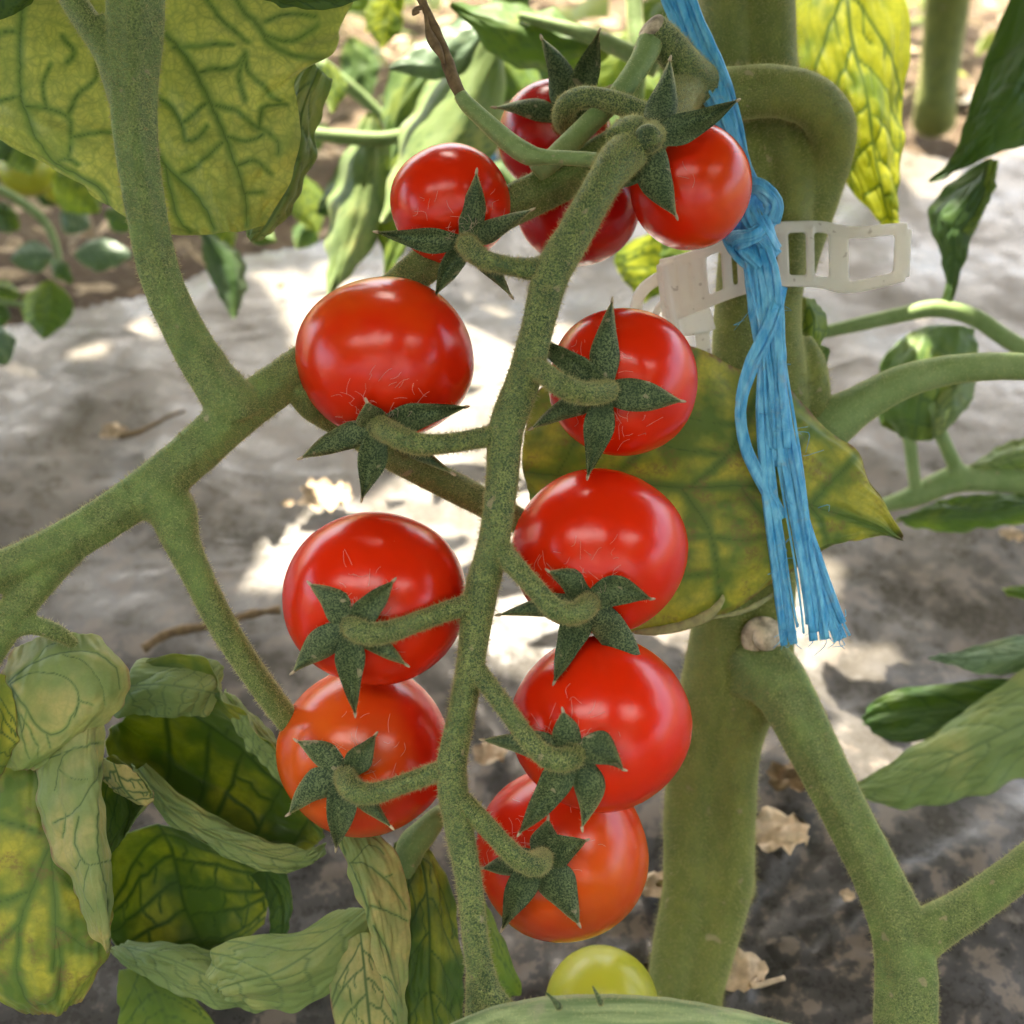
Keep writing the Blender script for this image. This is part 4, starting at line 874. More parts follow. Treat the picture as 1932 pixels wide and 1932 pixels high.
def rung(s, w, t=.0006):
    a = cr(np.array(topr), 101)[int(s * 100)]; b = cr(np.array(botr), 101)[int(s * 100)]
    bp.append(bar([a, b], w, t))
rung(.02, 17); rung(.055, 14, .0009); rung(.10, 16, .0005); rung(.15, 12); rung(.185, 5); rung(.275, 10); rung(.33, 9); rung(.50, 11); rung(.615, 8, .0012); rung(.72, 15); rung(.755, 10); rung(.985, 16)
bp.append(bar([(1250, 500, .2287), (1262, 570, .2287), (1276, 640, .2287)], 6, .0016))
v, f = union(bp, .0003, 2)
obj('strap', v, f, [MT['clip']], cl)
lp = [bar([(1250, 520, .2315), (1215, 545, .2335), (1200, 580, .236), (1205, 640, .2385)], 12, .0006), bar([(1262, 560, .232), (1240, 585, .2335), (1232, 620, .236), (1235, 660, .238)], 7, .0006)]
v, f = union(lp, .0004, 3)
obj('back_loop', v, f, [MT['clip']], cl)
v, f = union([bar([(1270, 605, .2295), (1300, 612, .2305), (1345, 600, .2335)], 22, .0006), bar([(1322, 600, .2330), (1328, 660, .2335), (1335, 690, .234)], 14, .0006), bar([(1260, 600, .2292), (1268, 640, .2295)], 20, .0007)], .0004, 2)
obj('tab', v, f, [MT['clip']], cl)

exec_bg = True
# ================================================================== BACKGROUND
# second plant in the next row (upper right)
b2 = G(1765, 215)
plant2 = empty('tomato_plant', b2, 'second tomato plant standing in a hole of the film, upper right', 'tomato plant')
d2 = gdepth(1765, 215)
hairy('stem', *tube([(1800, -120, d2 - .06, 44), (1788, 0, d2 - .03, 42), (1775, 110, d2 - .012, 36), (1765, 200, d2 - .003, 38), (1762, 228, d2 + .006, 40)], m=16), [MT['stem'], MT['hair']], plant2, 200)
LE = [[(1490, -80, .292), (1590, -80, .286), (1690, -80, .292)], [(1495, 50, .290), (1605, 60, .283), (1712, 60, .290)], [(1520, 160, .288), (1630, 170, .281), (1708, 170, .288)], [(1545, 250, .287), (1645, 260, .280), (1702, 260, .286)], [(1590, 330, .286), (1660, 340, .280), (1698, 340, .284)], [(1640, 400, .284), (1675, 405, .281), (1696, 400, .283)], [(1684, 430, .283), (1690, 434, .2825), (1696, 432, .283)]]
l = leaf('leaf', LE, (MT['glow'], MT['glow']), plant2, 41, nu=80, nv=110, nvein=6, vw=2.3)
l['label'] = 'glowing yellow leaf with the sun shining through it'
LF = [[(1930, -60, .30), (2000, 30, .296), (2080, 140, .302)], [(1880, 60, .30), (1950, 130, .295), (2020, 210, .302)], [(1845, 150, .30), (1900, 200, .295), (1960, 265, .30)], [(1826, 225, .30), (1850, 255, .297), (1890, 285, .30)], [(1795, 300, .3), (1805, 312, .299), (1825, 315, .3)], [(1750, 340, .3), (1753, 344, .3), (1757, 344, .3)]]
l = leaf('leaf', LF, (MT['deepg'], MT['mid']), plant2, 42, nu=60, nv=80)
l['label'] = 'dark green pointed leaf entering from the right edge'

# sprig of a third plant reaching in from the right edge
plant3 = empty('tomato_plant', G(2350, 900), 'leafy tomato plant reaching in from the right edge with curled green leaflets', 'tomato plant')
rs3 = [tube([(1548, 628, .305, 12), (1620, 612, .305, 14), (1700, 594, .305, 15), (1770, 582, .304, 17), (1840, 600, .303, 17), (1900, 640, .302, 17), (1990, 690, .301, 18)], m=12)]
obj('leaf_stalk', *union(rs3, .0005, 3), [MT['smooth']], plant3)
LG = [[(1865, 302, .303), (1872, 306, .302), (1880, 305, .303)], [(1800, 340, .304), (1850, 345, .298), (1876, 330, .302)], [(1762, 385, .305), (1815, 400, .297), (1872, 365, .300)], [(1756, 430, .305), (1800, 440, .298), (1848, 410, .300)], [(1775, 480, .304), (1800, 485, .3), (1828, 470, .301)], [(1782, 530, .304), (1793, 530, .302), (1806, 525, .303)], [(1778, 580, .304), (1783, 580, .303), (1788, 578, .304)]]
leaf('leaf', LG, (MT['deepg'], MT['palegreen']), plant3, 43, nu=50, nv=70)
leaf('leaf', [[(1868, 300, .3), (1876, 302, .2995), (1882, 306, .3)], [(1850, 370, .2985), (1862, 375, .2975), (1876, 345, .2985)], [(1820, 420, .2985), (1838, 425, .2975), (1852, 400, .299)], [(1795, 455, .3), (1806, 455, .2995), (1816, 448, .3)]], (MT['bright'], MT['bright']), plant3, 44, nu=24, nv=40)
LH = [[(1700, 640, .318), (1760, 615, .317), (1840, 620, .318)], [(1665, 680, .316), (1740, 670, .311), (1846, 670, .317)], [(1655, 730, .316), (1740, 730, .309), (1840, 720, .317)], [(1665, 780, .317), (1730, 790, .311), (1800, 790, .317)], [(1690, 815, .318), (1725, 830, .315), (1760, 830, .318)]]
leaf('leaf', LH, (MT['mid'], MT['palegreen']), plant3, 45, nu=60, nv=60, nvein=4)
leaf('leaf', [[(1655, 760, .322), (1665, 740, .321), (1680, 720, .322)], [(1662, 800, .321), (1690, 780, .319), (1720, 760, .321)], [(1690, 815, .322), (1710, 810, .321), (1730, 800, .322)]], (MT['dark'], MT['mid']), plant3, 46, nu=24, nv=24)
leaf('leaf', [[(1770, 740, .312), (1800, 730, .310), (1840, 715, .313)], [(1765, 780, .311), (1795, 780, .309), (1830, 760, .313)], [(1765, 820, .312), (1775, 820, .312), (1790, 805, .313)]], (MT['palegreen'], MT['mid']), plant3, 47, nu=24, nv=24)
rs4 = [tube([(1700, 780, .316, 18), (1716, 830, .317, 13), (1722, 880, .319, 12), (1728, 925, .322, 12)], m=10), tube([(1745, 760, .313, 22), (1775, 820, .316, 14), (1798, 870, .319, 14), (1815, 900, .322, 18)], m=10),
       tube([(1660, 955, .325, 12), (1720, 938, .324, 20), (1800, 905, .322, 26), (1870, 905, .321, 24), (2000, 912, .319, 24)], m=12)]
obj('leaf_stalk', *union(rs4, .0006, 4), [MT['smooth']], plant3)
leaf('leaf', [[(1690, 985, .327), (1700, 980, .326), (1710, 990, .327)], [(1760, 950, .326), (1790, 975, .322), (1800, 1004, .326)], [(1850, 935, .325), (1880, 970, .320), (1890, 990, .325)], [(1960, 925, .324), (1990, 950, .32), (2000, 975, .324)]], (MT['mid'], MT['bright']), plant3, 48, nu=50, nv=50)
leaf('leaf', [[(1810, 900, .322), (1820, 890, .321), (1830, 880, .322)], [(1850, 895, .321), (1880, 870, .317), (1890, 845, .321)], [(1930, 890, .32), (1960, 850, .316), (1970, 810, .32)], [(2020, 880, .32), (2040, 830, .317), (2050, 790, .32)]], (MT['palegreen'], MT['bright']), plant3, 49, nu=50, nv=50)
leaf('leaf', [[(1890, 1110, .335), (1895, 1116, .334), (1900, 1122, .335)], [(1940, 1105, .334), (1945, 1118, .333), (1945, 1130, .334)], [(2000, 1110, .333), (2000, 1118, .333), (2000, 1126, .333)]], (MT['bright'], MT['mid']), plant3, 50, nu=20, nv=20)

# fourth: leaves lying low at the right, over the film
plant4 = empty('tomato_plant', G(2300, 1350), 'low leaves of a tomato plant spreading over the film at lower right', 'tomato plant')
LI1 = [[(2060, 1180, .300), (2080, 1200, .299), (2090, 1290, .301)], [(1960, 1195, .299), (1970, 1225, .296), (1980, 1275, .300)], [(1860, 1215, .298), (1870, 1238, .295), (1880, 1272, .299)], [(1790, 1236, .298), (1795, 1242, .297), (1800, 1256, .298)], [(1750, 1240, .298), (1752, 1242, .298), (1755, 1244, .298)]]
l = leaf('leaf', LI1, (MT['silver'], MT['mid']), plant4, 51, nu=60, nv=90, nvein=7)
LI2 = [[(2080, 1250, .294), (2090, 1360, .288), (2080, 1460, .292)], [(1960, 1250, .294), (1975, 1350, .287), (1975, 1462, .292)], [(1860, 1310, .293), (1885, 1385, .286), (1890, 1478, .290)], [(1770, 1378, .291), (1795, 1430, .285), (1800, 1510, .289)], [(1685, 1440, .289), (1703, 1478, .285), (1710, 1526, .288)], [(1622, 1474, .288), (1625, 1488, .287), (1630, 1504, .288)], [(1612, 1484, .288), (1613, 1487, .288), (1615, 1490, .288)]]
leaf('leaf', LI2, (MT['palegreen'], MT['mid']), plant4, 52, nu=80, nv=130, nvein=7, vw=2.0)
LI3 = [[(2000, 1290, .300), (2000, 1320, .300), (1990, 1360, .298)], [(1880, 1280, .302), (1870, 1330, .301), (1860, 1380, .296)], [(1790, 1290, .303), (1770, 1340, .302), (1780, 1390, .297)], [(1700, 1300, .304), (1690, 1350, .302), (1700, 1400, .299)], [(1640, 1330, .304), (1640, 1358, .303), (1650, 1385, .302)], [(1632, 1355, .304), (1631, 1360, .304), (1633, 1366, .304)]]
leaf('leaf', LI3, (MT['deepg'], MT['mid']), plant4, 53, nu=50, nv=80)

# fifth: plant behind, top middle, out of focus
plant5 = empty('tomato_plant', G(760, 330), 'out-of-focus tomato plant with drooping leaves behind the truss, top middle', 'tomato plant')
K = 0
def bl(base, tip, w, d, mats=('mid', 'mid'), parent=None, **k):
    global K; K += 1
    return sleaf(base, tip, w, d, mats=(MT[mats[0]], MT[mats[1]]), parent=parent or plant5, seed=100 + K, **k)
obj('stem', *tube([(1010, -160, .40, 34), (960, 0, .43, 32), (880, 160, .46, 30), (800, 300, .50, 30), (760, 345, gdepth(760, 345) + .004, 30)], m=12), [MT['smooth']], plant5)
bl((935, 40), (720, 420), 170, .325, ('palegreen', 'mid'), bend=-30, fold=.012)
bl((940, 35), (735, 130), 100, .325, ('silver', 'deepg'), bend=-20)
bl((900, 60), (735, 320), 90, .37, ('mid', 'mid'), bend=50)
bl((700, 215), (622, 560), 110, .345, ('palegreen', 'mid'), bend=-16, fold=.01)
bl((770, 270), (726, 525), 80, .35, ('bright', 'mid'), bend=-10)
bl((860, 210), (690, 330), 90, .38, ('deepg', 'mid'))
bl((1150, 100), (850, 10), 120, .30, ('mid', 'bright'), bend=-16, fold=.008)
obj('leaf_stalk', *tube([(1240, 130, .296, 18), (1170, 92, .297, 17), (1090, 60, .298, 14), (980, 30, .3, 8)], m=10), [MT['smooth']], plant5)
obj('leaf_stalk', *tube([(1195, -30, .32, 16), (1198, 40, .32, 16), (1205, 110, .32, 16), (1200, 200, .33, 14)], m=10), [MT['smooth']], plant5)
obj('leaf_stalk', *tube([(590, 252, .345, 12), (640, 258, .344, 14), (720, 262, .345, 14), (780, 250, .35, 12)], m=10), [MT['smooth']], plant5)
obj('leaf_stalk', *tube([(602, 120, .42, 14), (640, 150, .42, 14), (690, 190, .425, 12), (760, 260, .43, 10)], m=10), [MT['smooth']], plant5)
bl((880, 172), (1010, 165), 74, .37, ('deepg', 'palegreen'), bend=-10)
bl((1235, 440), (1215, 570), 130, .33, ('glow', 'bright'), fold=.01)
bl((1275, 430), (1290, 520), 70, .32, ('bright', 'bright'))
bl((385, 440), (442, 600), 70, .36, ('deepg', 'mid'), bend=-18, fold=.012)
bl((470, 430), (520, 455), 40, .36, ('bright', 'mid'))
bl((1010, 70), (1110, 190), 100, .40, ('mid', 'bright'))
bl((1200, 60), (1080, 200), 100, .42, ('bright', 'glow'))
bl((1180, 130), (1250, 190), 70, .36, ('bright', 'glow'))
bl((730, 0), (720, 90), 70, .40, ('glow', 'bright'))
bl((760, -30), (690, 60), 60, .42, ('glow', 'bright'))
bl((830, 80), (770, 200), 90, .42, ('deepg', 'mid'))
bl((660, 70), (700, 180), 70, .45, ('mid', 'mid'))
bl((690, 110), (650, 180), 50, .45, ('mid', 'bright'))
bl((930, 10), (1000, -30), 90, .34, ('mid', 'mid'))

gg = np.random.default_rng(77)
for k in range(34):
    x, y = gg.uniform(560, 1290), gg.uniform(-20, 330); dd = gg.uniform(.36, .60)
    a = gg.uniform(.3, 2.8); L_ = gg.uniform(70, 150) * .45 / dd
    bl((x, y), (x + math.cos(a) * L_, y + math.sin(a) * L_), L_ * gg.uniform(.45, .7), dd, [('bright', 'glow'), ('mid', 'bright'), ('bright', 'mid'), ('deepg', 'mid'), ('glow', 'bright')][gg.integers(5)], bend=gg.normal() * 12, fold=.012 * gg.random(), nu=16, nv=22)
for (x, y, dd, x2, y2, w_) in [(20, 250, .40, 60, 330, 70), (100, 330, .42, 190, 400, 80), (130, 300, .44, 230, 340, 60), (-10, 300, .4, 30, 250, 60), (200, 400, .46, 260, 430, 50), (380, 380, .42, 440, 470, 70), (560, 330, .44, 600, 440, 70), (590, 420, .46, 560, 470, 50)]:
    bl((x, y), (x2, y2), w_, dd, ('bright', 'glow') if w_ > 60 else ('mid', 'bright'), nu=18, nv=24)
# blue twine of the next row
tb = tube([(950, -40, .50, 11), (944, 60, .51, 11), (940, 160, .53, 10), (905, 200, .55, 9), (930, 300, .58, 8)], m=8)
tag(obj('twine', *tb, [MT['twine']]), 'out-of-focus blue twine hanging far behind the truss', 'twine')

# weed seedlings and green fruit at far left
def weed(root, leaves, stalks, label):
    e = empty('weed_seedling', root, label, 'weed', 'weeds along the film edge')
    for s in stalks: obj('stalk', *tube(s, m=8), [MT['smooth']], e)
    for l in leaves: bl(*l, parent=e)
    return e
d = .47
weed(G(110, 470), [((95, 530), (82, 640), 100, d - .02, ('bright', 'mid')), ((105, 520), (128, 500), 60, d - .02, ('mid', 'mid')), ((100, 480), (20, 490), 60, d, ('silver', 'mid')), ((140, 480), (250, 480), 62, d, ('silver', 'mid')), ((115, 400), (170, 430), 60, d + .02, ('silver', 'deepg'))],
     [[(-20, 350, d - .02, 9), (30, 375, d - .01, 9), (85, 420, d, 8), (110, 480, d, 6), (105, 525, d, 5)]], 'green weed seedling with rounded leaves at the left film edge')
weed(G(-60, 700), [((-20, 540), (40, 560), 40, .42, ('bright', 'glow')), ((-30, 590), (20, 600), 60, .42, ('mid', 'bright')), ((-30, 660), (30, 640), 80, .40, ('silver', 'mid')), ((-40, 620), (15, 660), 60, .41, ('deepg', 'mid'))], [[(-40, 560, .42, 6), (10, 570, .42, 6), (45, 575, .42, 4)]], 'weed shoots cut by the left edge beside the film')
weed(G(60, 400), [((30, 400), (0, 420), 60, .5, ('bright', 'glow')), ((-20, 380), (20, 440), 50, .5, ('mid', 'mid')), ((160, 330), (200, 380), 70, .52, ('bright', 'mid')), ((120, 370), (60, 350), 60, .53, ('deepg', 'mid'))], [[(60, 400, .5, 6), (40, 380, .5, 6)]], 'low weeds among the green fruit at far left')
for i, (x, y, r, dd, lb) in enumerate([(50, 320, 52, .50, 'blurred green tomato with a shine, at far left'), (125, 345, 48, .53, 'blurred yellow-green tomato behind the broad yellow leaflet, far left')]):
    T(x, y, r, r * .95, dd, (x + 5, y + 30), [], 'unripe', lb, parentgroup='green tomatoes in the background', seed=30 + i)

# ------------------------------------------------------------------ ground, film
nx, ny = 260, 260
edge_px = [(-900, 640), (-300, 640), (0, 602), (180, 560), (320, 515), (430, 470), (560, 440), (700, 425), (900, 350), (1100, 300), (1400, 250), (1700, 205), (1850, 150), (1960, 60), (2200, -40)]
eg = np.array([G(*p)[:2] for p in edge_px])
def film_z(x, y):
    z = .006 * mnoise.noise(Vector((x * 7, y * 7, 0))) + .004 * mnoise.noise(Vector((x * 22, y * 16, 3)))
    s = Vector((x * 22 + y * 14, (y - x * .5) * 9, 7)); z += .0012 * mnoise.noise(s) + .0007 * mnoise.noise(s * 3.1)
    dx, dy = x - base[0], y - base[1]; r = math.hypot(dx, dy); a = math.atan2(dy, dx)
    fold = abs(mnoise.noise(Vector((math.cos(a) * 9, math.sin(a) * 9, 1.5)))) - .2
    z += .011 * fold * math.exp(-r / .07) * min(1, r / .012)
    z += .006 * (abs(mnoise.noise(Vector((a * 7, r * 6, 4.5)))) - .2) * math.exp(-r / .12)
    return z + .014
def grid(x0, x1, y0, y1, nx, ny, zf):
    xs = np.linspace(x0, x1, nx); ys = np.linspace(y0, y1, ny)
    V = np.array([[x, y, zf(x, y)] for y in ys for x in xs]); I = np.arange(nx * ny).reshape(ny, nx)
    return V, np.stack([I[:-1, :-1].ravel(), I[:-1, 1:].ravel(), I[1:, 1:].ravel(), I[1:, :-1].ravel()], 1)
V, F = grid(-.9, .9, -.25, 1.0, 420, 330, lambda x, y: film_z(x, y) - .014 - .004)
lim = np.interp(V[:, 0], eg[:, 0], eg[:, 1]) + .006 * np.array([mnoise.noise(Vector((x * 40, 0, 0))) for x in V[:, 0]])
lim[V[:, 0] > eg[-1, 0]] = 2
c = V[F].mean(1); l4 = lim[F].mean(1)
hole = np.hypot(c[:, 0] - base[0], c[:, 1] - base[1]) < .011
hole2 = np.hypot((c[:, 0] - b2[0] - .004), (c[:, 1] - b2[1]) * .8) < .042
F = F[(c[:, 1] < l4) & ~hole & ~hole2]
V[:, 2] += np.clip((V[:, 1] - lim + .03) / .03, 0, 1) * -.004
used = np.unique(F); remap = np.full(len(V), -1); remap[used] = np.arange(len(used))
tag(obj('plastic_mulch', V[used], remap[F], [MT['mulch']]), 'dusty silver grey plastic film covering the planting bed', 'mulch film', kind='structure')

def soil_z(x, y): return -.016 + .006 * mnoise.noise(Vector((x * 12, y * 12, 5))) + .003 * mnoise.noise(Vector((x * 50, y * 50, 5)))
V1, F1 = grid(-2.2, 2.2, -1.0, 3.4, 260, 260, soil_z)
R = 60.0
o4 = np.array([[-2.2, -1.0], [2.2, -1.0], [2.2, 3.4], [-2.2, 3.4]])
big = np.array([[-R, -R, -.018], [R, -R, -.018], [R, R, -.018], [-R, R, -.018]])
I = np.arange(260 * 260).reshape(260, 260); n = len(V1)
V1 = np.vstack([V1, big]); F1 = F1.tolist()
bd = [I[0, :], I[:, -1], I[-1, ::-1], I[::-1, 0]]
for k in range(4):
    e = bd[k]; A_, B_ = n + k, n + (k + 1) % 4
    for i in range(len(e) - 1): F1.append([int(e[i + 1]), int(e[i]), A_] if i < len(e) // 2 else [int(e[i + 1]), int(e[i]), B_])
    mid = int(e[len(e) // 2]); F1.append([A_, B_, mid])
tag(obj('ground', V1, F1, [MT['soil']], origin=(0, 0, 0)), 'brown soil of the greenhouse floor', 'soil', kind='structure')

# litter on the bare soil: uncountable dry flakes
g = np.random.default_rng(21); LV, LF_ = [], []
for k in range(5200):
    x, y = g.uniform(-.75, .9), g.uniform(.42, 1.9)
    if y < np.interp(x, eg[:, 0], eg[:, 1]) + .006 or x > eg[-1, 0]: continue
    l, w = g.uniform(.006, .026), g.uniform(.003, .011); a = g.random() * 6.28
    e1 = np.array([math.cos(a), math.sin(a), g.normal() * .3]); e2 = np.array([-math.sin(a), math.cos(a), g.normal() * .4])
    c0 = np.array([x, y, soil_z(x, y) + .004 + .004 * g.random()])
    b0 = len(LV)
    for (p, q, zz) in ((-1, 0, .0), (-.4, -1, .002), (.5, -.8, .001), (1, 0, .003), (.4, .9, .002), (-.5, .8, .0)):
        LV.append(c0 + e1 * p * l / 2 + e2 * q * w / 2 + np.array([0, 0, zz * g.random()]))
    LF_.append([b0 + i for i in range(6)])
tag(obj('leaf_litter', np.array(LV), LF_, [MT['dry']], smooth=False), 'dry leaf litter scattered on the bare soil', 'litter', kind='stuff')

# undergrowth beyond the film: small green leaves that read as one mass
def leafmass(name, n, region, size, mat, seed, ok=None):
    g = np.random.default_rng(seed); V, F = [], []
    x0, x1, y0, y1, z0, z1 = region
    P0 = np.c_[g.uniform(x0, x1, n), g.uniform(y0, y1, n), g.uniform(z0, z1, n)]
    if ok is not None: P0 = P0[ok(P0)]
    n = len(P0)
    a = g.random(n) * 6.283; tilt = g.normal(size=n) * .45; s = size * g.uniform(.6, 1.3, n)
    e1 = np.c_[np.cos(a), np.sin(a), np.sin(tilt)]; e2 = np.c_[-np.sin(a), np.cos(a), g.normal(size=n) * .35]
    prof = [(-1, 0), (-.55, -.42), (.1, -.5), (.6, -.28), (1, 0), (.6, .28), (.1, .5), (-.55, .42)]
    V = np.stack([P0 + e1 * (p * s)[:, None] + e2 * (q * s)[:, None] + np.array([0, 0, 1]) * (-(abs(p) ** 2) * .25 * s)[:, None] for p, q in prof], 1).reshape(-1, 3)
    o = np.arange(n)[:, None] * 8
    F = np.concatenate([o + np.array([[0, 1, 7, 7]])[:, :3], ]).tolist()
    F += (o + np.array([[1, 2, 6, 7]])).tolist() + (o + np.array([[2, 3, 5, 6]])).tolist() + (o + np.array([[3, 4, 5]])).tolist()
    return obj(name, V, F, [mat], origin=(0, 0, 0))
def beyond(P0): return P0[:, 1] > np.interp(P0[:, 0], eg[:, 0], eg[:, 1]) + .02
tag(leafmass('undergrowth', 900, (-.7, .32, .55, 1.5, .0, .10), .016, MT['bright'], 5, beyond), 'blurred weeds covering the soil beyond the film', 'weeds', kind='stuff')

# dry bits on the film
def bit(name, px, r, label, seed, twig=None, mat='dry'):
    g = np.random.default_rng(seed)
    if twig:
        pts = [(x, y, gdepth(x, y, .004 + film_z(*G(x, y)[:2]) - .014), rr) for x, y, rr in twig]
        o = obj(name, *tube(pts, m=7, wob=.5, seed=seed), [MT[mat]])
    else:
        x, y = px; c = G(x, y); c[2] = film_z(c[0], c[1]) - .014 + .0005; s = r * PX * gdepth(x, y)
        nn = 9; V, F = [], []
        for i in range(nn):
            for j in range(nn):
                a, b = (i / (nn - 1) - .5) * 2, (j / (nn - 1) - .5) * 2
                q = Vector((a * 1.7, b * 1.7, seed))
                k = 1 - .35 * (abs(a) ** 3) * (abs(b) ** 3)
                V.append(c + np.array([a * s * k * (1 + .4 * mnoise.noise(q * 1.5)), b * s * .8 * k * (1 + .5 * mnoise.noise(q * 2)), s * (.35 + .8 * abs(mnoise.noise(q))) * (1 - .3 * a * b) + .25 * s * mnoise.noise(q * 3)]))
        for i in range(nn - 1):
            for j in range(nn - 1):
                if (i in (0, nn - 2) and j in (0, nn - 2)): continue
                F.append([i * nn + j, (i + 1) * nn + j, (i + 1) * nn + j + 1, i * nn + j + 1])
        o = obj(name, np.array(V), F, [MT[mat]])
    return tag(o, label, 'dry leaf' if name == 'dry_leaf' else 'twig', None)
bit('dry_leaf', (620, 960), 46, 'crumpled tan dry leaf behind the middle left tomatoes', 1)
bit('dry_leaf', (215, 818), 26, 'small brown dry leaf scrap on the film at left', 2)
bit('twig', None, 0, 'thin brown twig trailing from the dry scrap on the film', 3, [(225, 825, 7), (270, 812, 5), (320, 785, 4), (350, 775, 3)], 'dead')
bit('twig', None, 0, 'reddish brown curved twig on the film below the left leaf stalk', 4, [(270, 1225, 9), (320, 1195, 9), (400, 1180, 8), (470, 1160, 8), (530, 1150, 7)], 'dead')
bit('dry_leaf', (1455, 1610), 52, 'pale crumpled dry leaf beside the thick stem at lower right', 5)
bit('dry_leaf', (1480, 1500), 40, 'dark brown dry leaf scraps between stem and leaf stalk', 6, mat='dead')
bit('dry_leaf', (1390, 1860), 46, 'dry curled leaf at the foot of the thick stem', 7)
bit('twig', None, 0, 'curled dry tendril at the foot of the stem', 8, [(1375, 1850, 8), (1410, 1800, 5), (1440, 1830, 5), (1420, 1860, 6), (1480, 1845, 6)], 'dry')
bit('dry_leaf', (925, 1440), 30, 'brown dry scraps seen between the truss stalk and the lower tomatoes', 9)
bit('dry_leaf', (1905, 1022), 22, 'small orange dry leaf bit near the right edge', 10)
bit('dry_leaf', (530, 545), 10, 'tiny brown crumb on the upper left film', 11, mat='dead')
bit('dry_leaf', (545, 958), 12, 'tiny orange crumb left of the middle tomatoes', 12)
bit('dry_leaf', (1240, 1690), 34, 'tan dry curl left of the thick stem foot', 13)
bit('dry_leaf', (1590, 1710), 14, 'small tan crumb right of the diagonal leaf stalk', 14)

# ------------------------------------------------------------------ light
SUN_EL, SUN_AZ = math.radians(62), math.radians(-14)      # azimuth from +Y towards +X
sd = np.array([math.cos(SUN_EL) * math.sin(SUN_AZ), math.cos(SUN_EL) * math.cos(SUN_AZ), math.sin(SUN_EL)])
sun = bpy.data.lights.new('sun', 'SUN'); sun.energy = 5.0; sun.angle = math.radians(.53); sun.color = (1, .93, .82)
so = bpy.data.objects.new('sun', sun); COL.objects.link(so)
so.rotation_euler = Vector(sd).to_track_quat('Z', 'Y').to_euler(); so.location = (sd * 3).tolist()

# unseen leaves added overhead for shade, gapped so sun reaches chosen patches
patches = [(950, 640, 95, 120), (970, 830, 80, 130), (985, 1110, 95, 200), (1000, 1190, 70, 120), (960, 960, 70, 110), (970, 1260, 40, 60), (500, 1110, 50, 60), (905, 1010, 26, 40), (480, 525, 60, 10), (350, 580, 40, 10), (130, 935, 30, 12), (1225, 1730, 24, 60), (330, 1530, 24, 24), (500, 1680, 40, 36),
           (1740, 280, 90, 60), (1800, 90, 130, 120), (1300, 590, 60, 30), (1210, 1720, 40, 80), (1660, 830, 30, 14), (1760, 60, 60, 60), (620, 200, 34, 50), (700, 60, 60, 50), (580, 478, 50, 10), (1750, 560, 30, 12), (760, 150, 40, 50), (1050, 160, 60, 60), (40, 300, 50, 30), (1600, 1040, 26, 12), (240, 490, 30, 20), (1480, 1560, 16, 16)]
holes = []
for x, y, a, b in patches:
    if a == 0: continue
    c = G(x, y)[:2]; ex = np.linalg.norm(G(x + a, y)[:2] - c); ey = np.linalg.norm(G(x, y - b)[:2] - c)
    holes.append((c[0], c[1], ex, ey))
for (x, y, dd, r) in [(1610, 150, .283, .034), (1660, 300, .283, .026), (1880, 690, .238, .012), (1785, 60, .62, .05), (730, 20, .40, .03), (1120, 120, .42, .035), (1240, 500, .33, .012), (800, 200, .34, .05), (650, 380, .345, .035), (1100, 60, .31, .03), (900, 100, .34, .035), (1230, 150, .36, .04), (640, 150, .45, .05), (40, 480, .45, .012), (90, 580, .45, .012), (215, 480, .47, .012)]:
    p = P(x, y, dd); q = p - sd * (p[2] / sd[2]); holes.append((q[0], q[1], r, r))
def canopy_ok(P0):
    q = P0 - sd[None] * (P0[:, 2] / sd[2])[:, None]
    keep = np.ones(len(P0), bool)
    for hx, hy, a, b in holes:
        keep &= ((q[:, 0] - hx) / (a + .013)) ** 2 + ((q[:, 1] - hy) / (b + .013)) ** 2 > 1
    return keep
mc = M('added_shade_leaf')
cc = mc.mix(.5, (.05, .10, .03), (.08, .14, .04))
MT['over'] = mc.done(mc.n('MixShader', {0: .25, 1: mc.bsdf(col=cc, rough=.5, spec=.3).outputs[0], 2: mc.n('BsdfTranslucent', {'Color': (.18, .22, .05, 1)}).outputs[0]}))
tag(leafmass('leafscreen', 15500, (-1.05, .80, .02, 1.06, .50, .80), .034, MT['over'], 9, canopy_ok), 'added unseen foliage of the tall rows overhead', 'leafscreen', kind='stuff')
tag(leafmass('leafscreen', 350, (-1.4, .8, 1.06, 2.2, .50, .80), .034, MT['over'], 13), 'sparse unseen leaves added overhead for thin shade farther back', 'leafscreen', kind='stuff')  # added thin leaf cover, out of view, for broken light farther back
tag(leafmass('leafscreen', 11000, (-2.6, 2.6, -1.5, -.95, .0, 2.15), .05, MT['over'], 10), 'unseen leaf wall added behind the camera to darken reflections', 'leafscreen', kind='stuff')  # added unseen leaf wall, gives the fruit darker surroundings to reflect
tag(leafmass('leafscreen', 420, (.10, .24, -.34, .02, .60, .78), .04, MT['over'], 12), 'unseen leaf clump added to split the fruit highlights', 'leafscreen', kind='stuff')  # added unseen clump that parts the highlight on each fruit
tag(leafmass('leafscreen', 1200, (-1.3, -.52, -.95, .05, .60, .85), .045, MT['over'], 14), 'foliage added out of view on the left to narrow the highlights', 'leafscreen', kind='stuff')  # added unseen leaves closing off sky so highlights stay small
tag(leafmass('leafscreen', 1300, (.66, 1.4, -.95, .05, .55, .85), .045, MT['over'], 15), 'foliage added out of view on the right to narrow the highlights', 'leafscreen', kind='stuff')  # added unseen leaves that cut down the open sky on this side
rm = M('diffuser_film')  # added unseen film that makes the overhead light whiter and softer
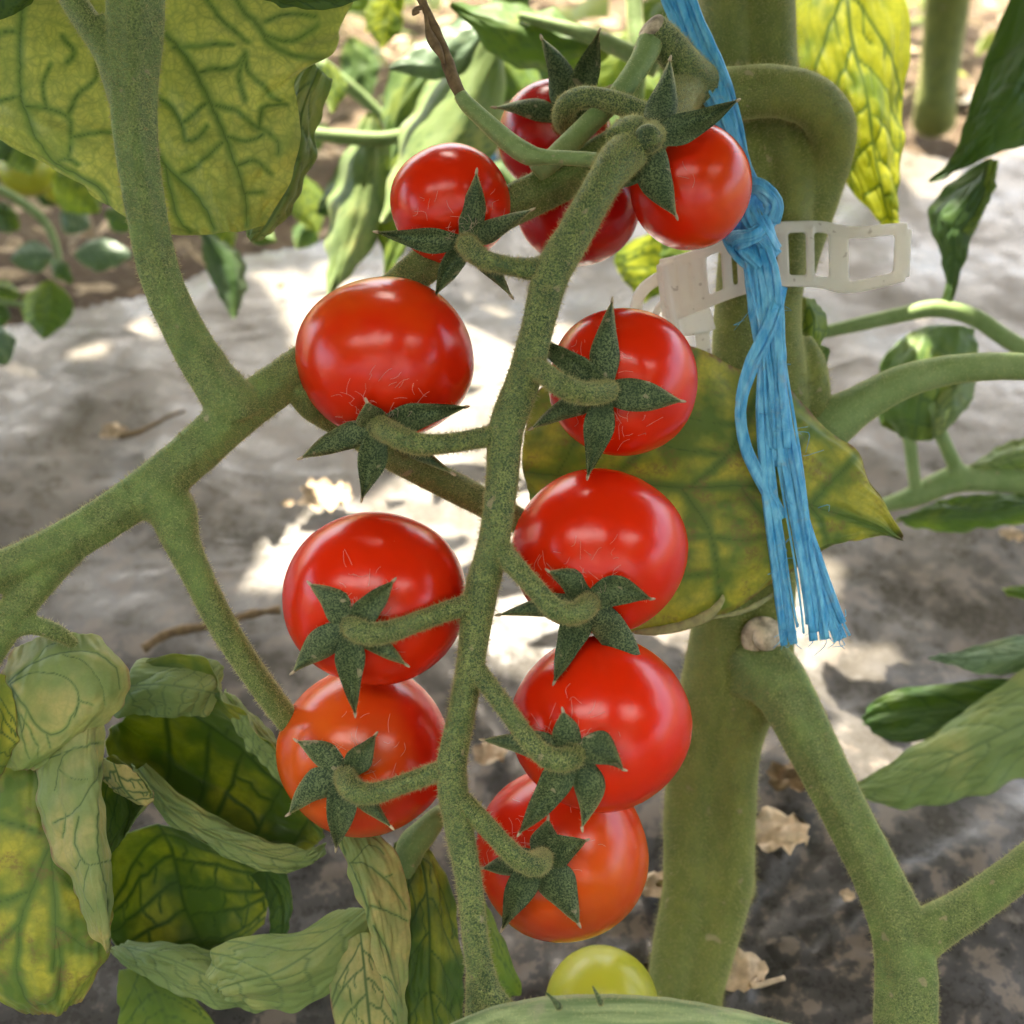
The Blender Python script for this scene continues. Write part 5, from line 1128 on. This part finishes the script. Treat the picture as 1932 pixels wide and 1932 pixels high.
MT['diffuser'] = rm.done(rm.n('MixShader', {0: .36, 1: rm.n('BsdfTransparent', {'Color': (.95, .94, .90, 1)}).outputs[0], 2: rm.n('BsdfTranslucent', {'Color': (.97, .89, .76, 1)}).outputs[0]}))
rx = [(-5 + i, 2.5 + .9 * math.sin(math.pi * i / 10)) for i in range(11)]
V = np.array([[x_, y_, z_] for y_ in (-9, 9) for x_, z_ in rx]); F = [[i, i + 1, i + 12, i + 11] for i in range(10)]
tag(obj('added_diffuser', V, F, [MT['diffuser']]), 'unseen milky film added as roof of the greenhouse', 'diffuser', kind='structure')

w = bpy.data.worlds.new('World'); S.world = w; w.use_nodes = True
nt = w.node_tree; nt.nodes.clear()
sky = nt.nodes.new('ShaderNodeTexSky'); sky.sky_type = 'NISHITA'; sky.sun_disc = False
sky.sun_elevation = SUN_EL; sky.sun_rotation = SUN_AZ; sky.air_density = 1.0; sky.dust_density = 4.0; sky.ozone_density = .6
bg = nt.nodes.new('ShaderNodeBackground'); bg.inputs[1].default_value = .12
wo = nt.nodes.new('ShaderNodeOutputWorld'); nt.links.new(sky.outputs[0], bg.inputs[0]); nt.links.new(bg.outputs[0], wo.inputs[0])

# ------------------------------------------------------------------ camera
cam = bpy.data.cameras.new('camera'); cam.sensor_width = 36; cam.lens = 18 / TAN
cam.clip_start = .01; cam.clip_end = 300
cam.dof.use_dof = True; cam.dof.focus_distance = .197; cam.dof.aperture_fstop = 17; cam.dof.aperture_blades = 0
co = bpy.data.objects.new('camera', cam); COL.objects.link(co)
co.location = CAM.tolist(); co.rotation_euler = (math.pi / 2 - PITCH, 0, 0)
S.camera = co
S.view_settings.view_transform = 'Standard'; S.view_settings.look = 'None'; S.view_settings.exposure = 3.0; S.view_settings.gamma = 1
S.render.engine = 'CYCLES'
cy = S.cycles
cy.use_denoising = True; cy.max_bounces = 8; cy.diffuse_bounces = 5; cy.glossy_bounces = 3; cy.transmission_bounces = 6; cy.sample_clamp_indirect = 6
try: cy.denoiser = 'OPENIMAGEDENOISE'
except Exception: pass
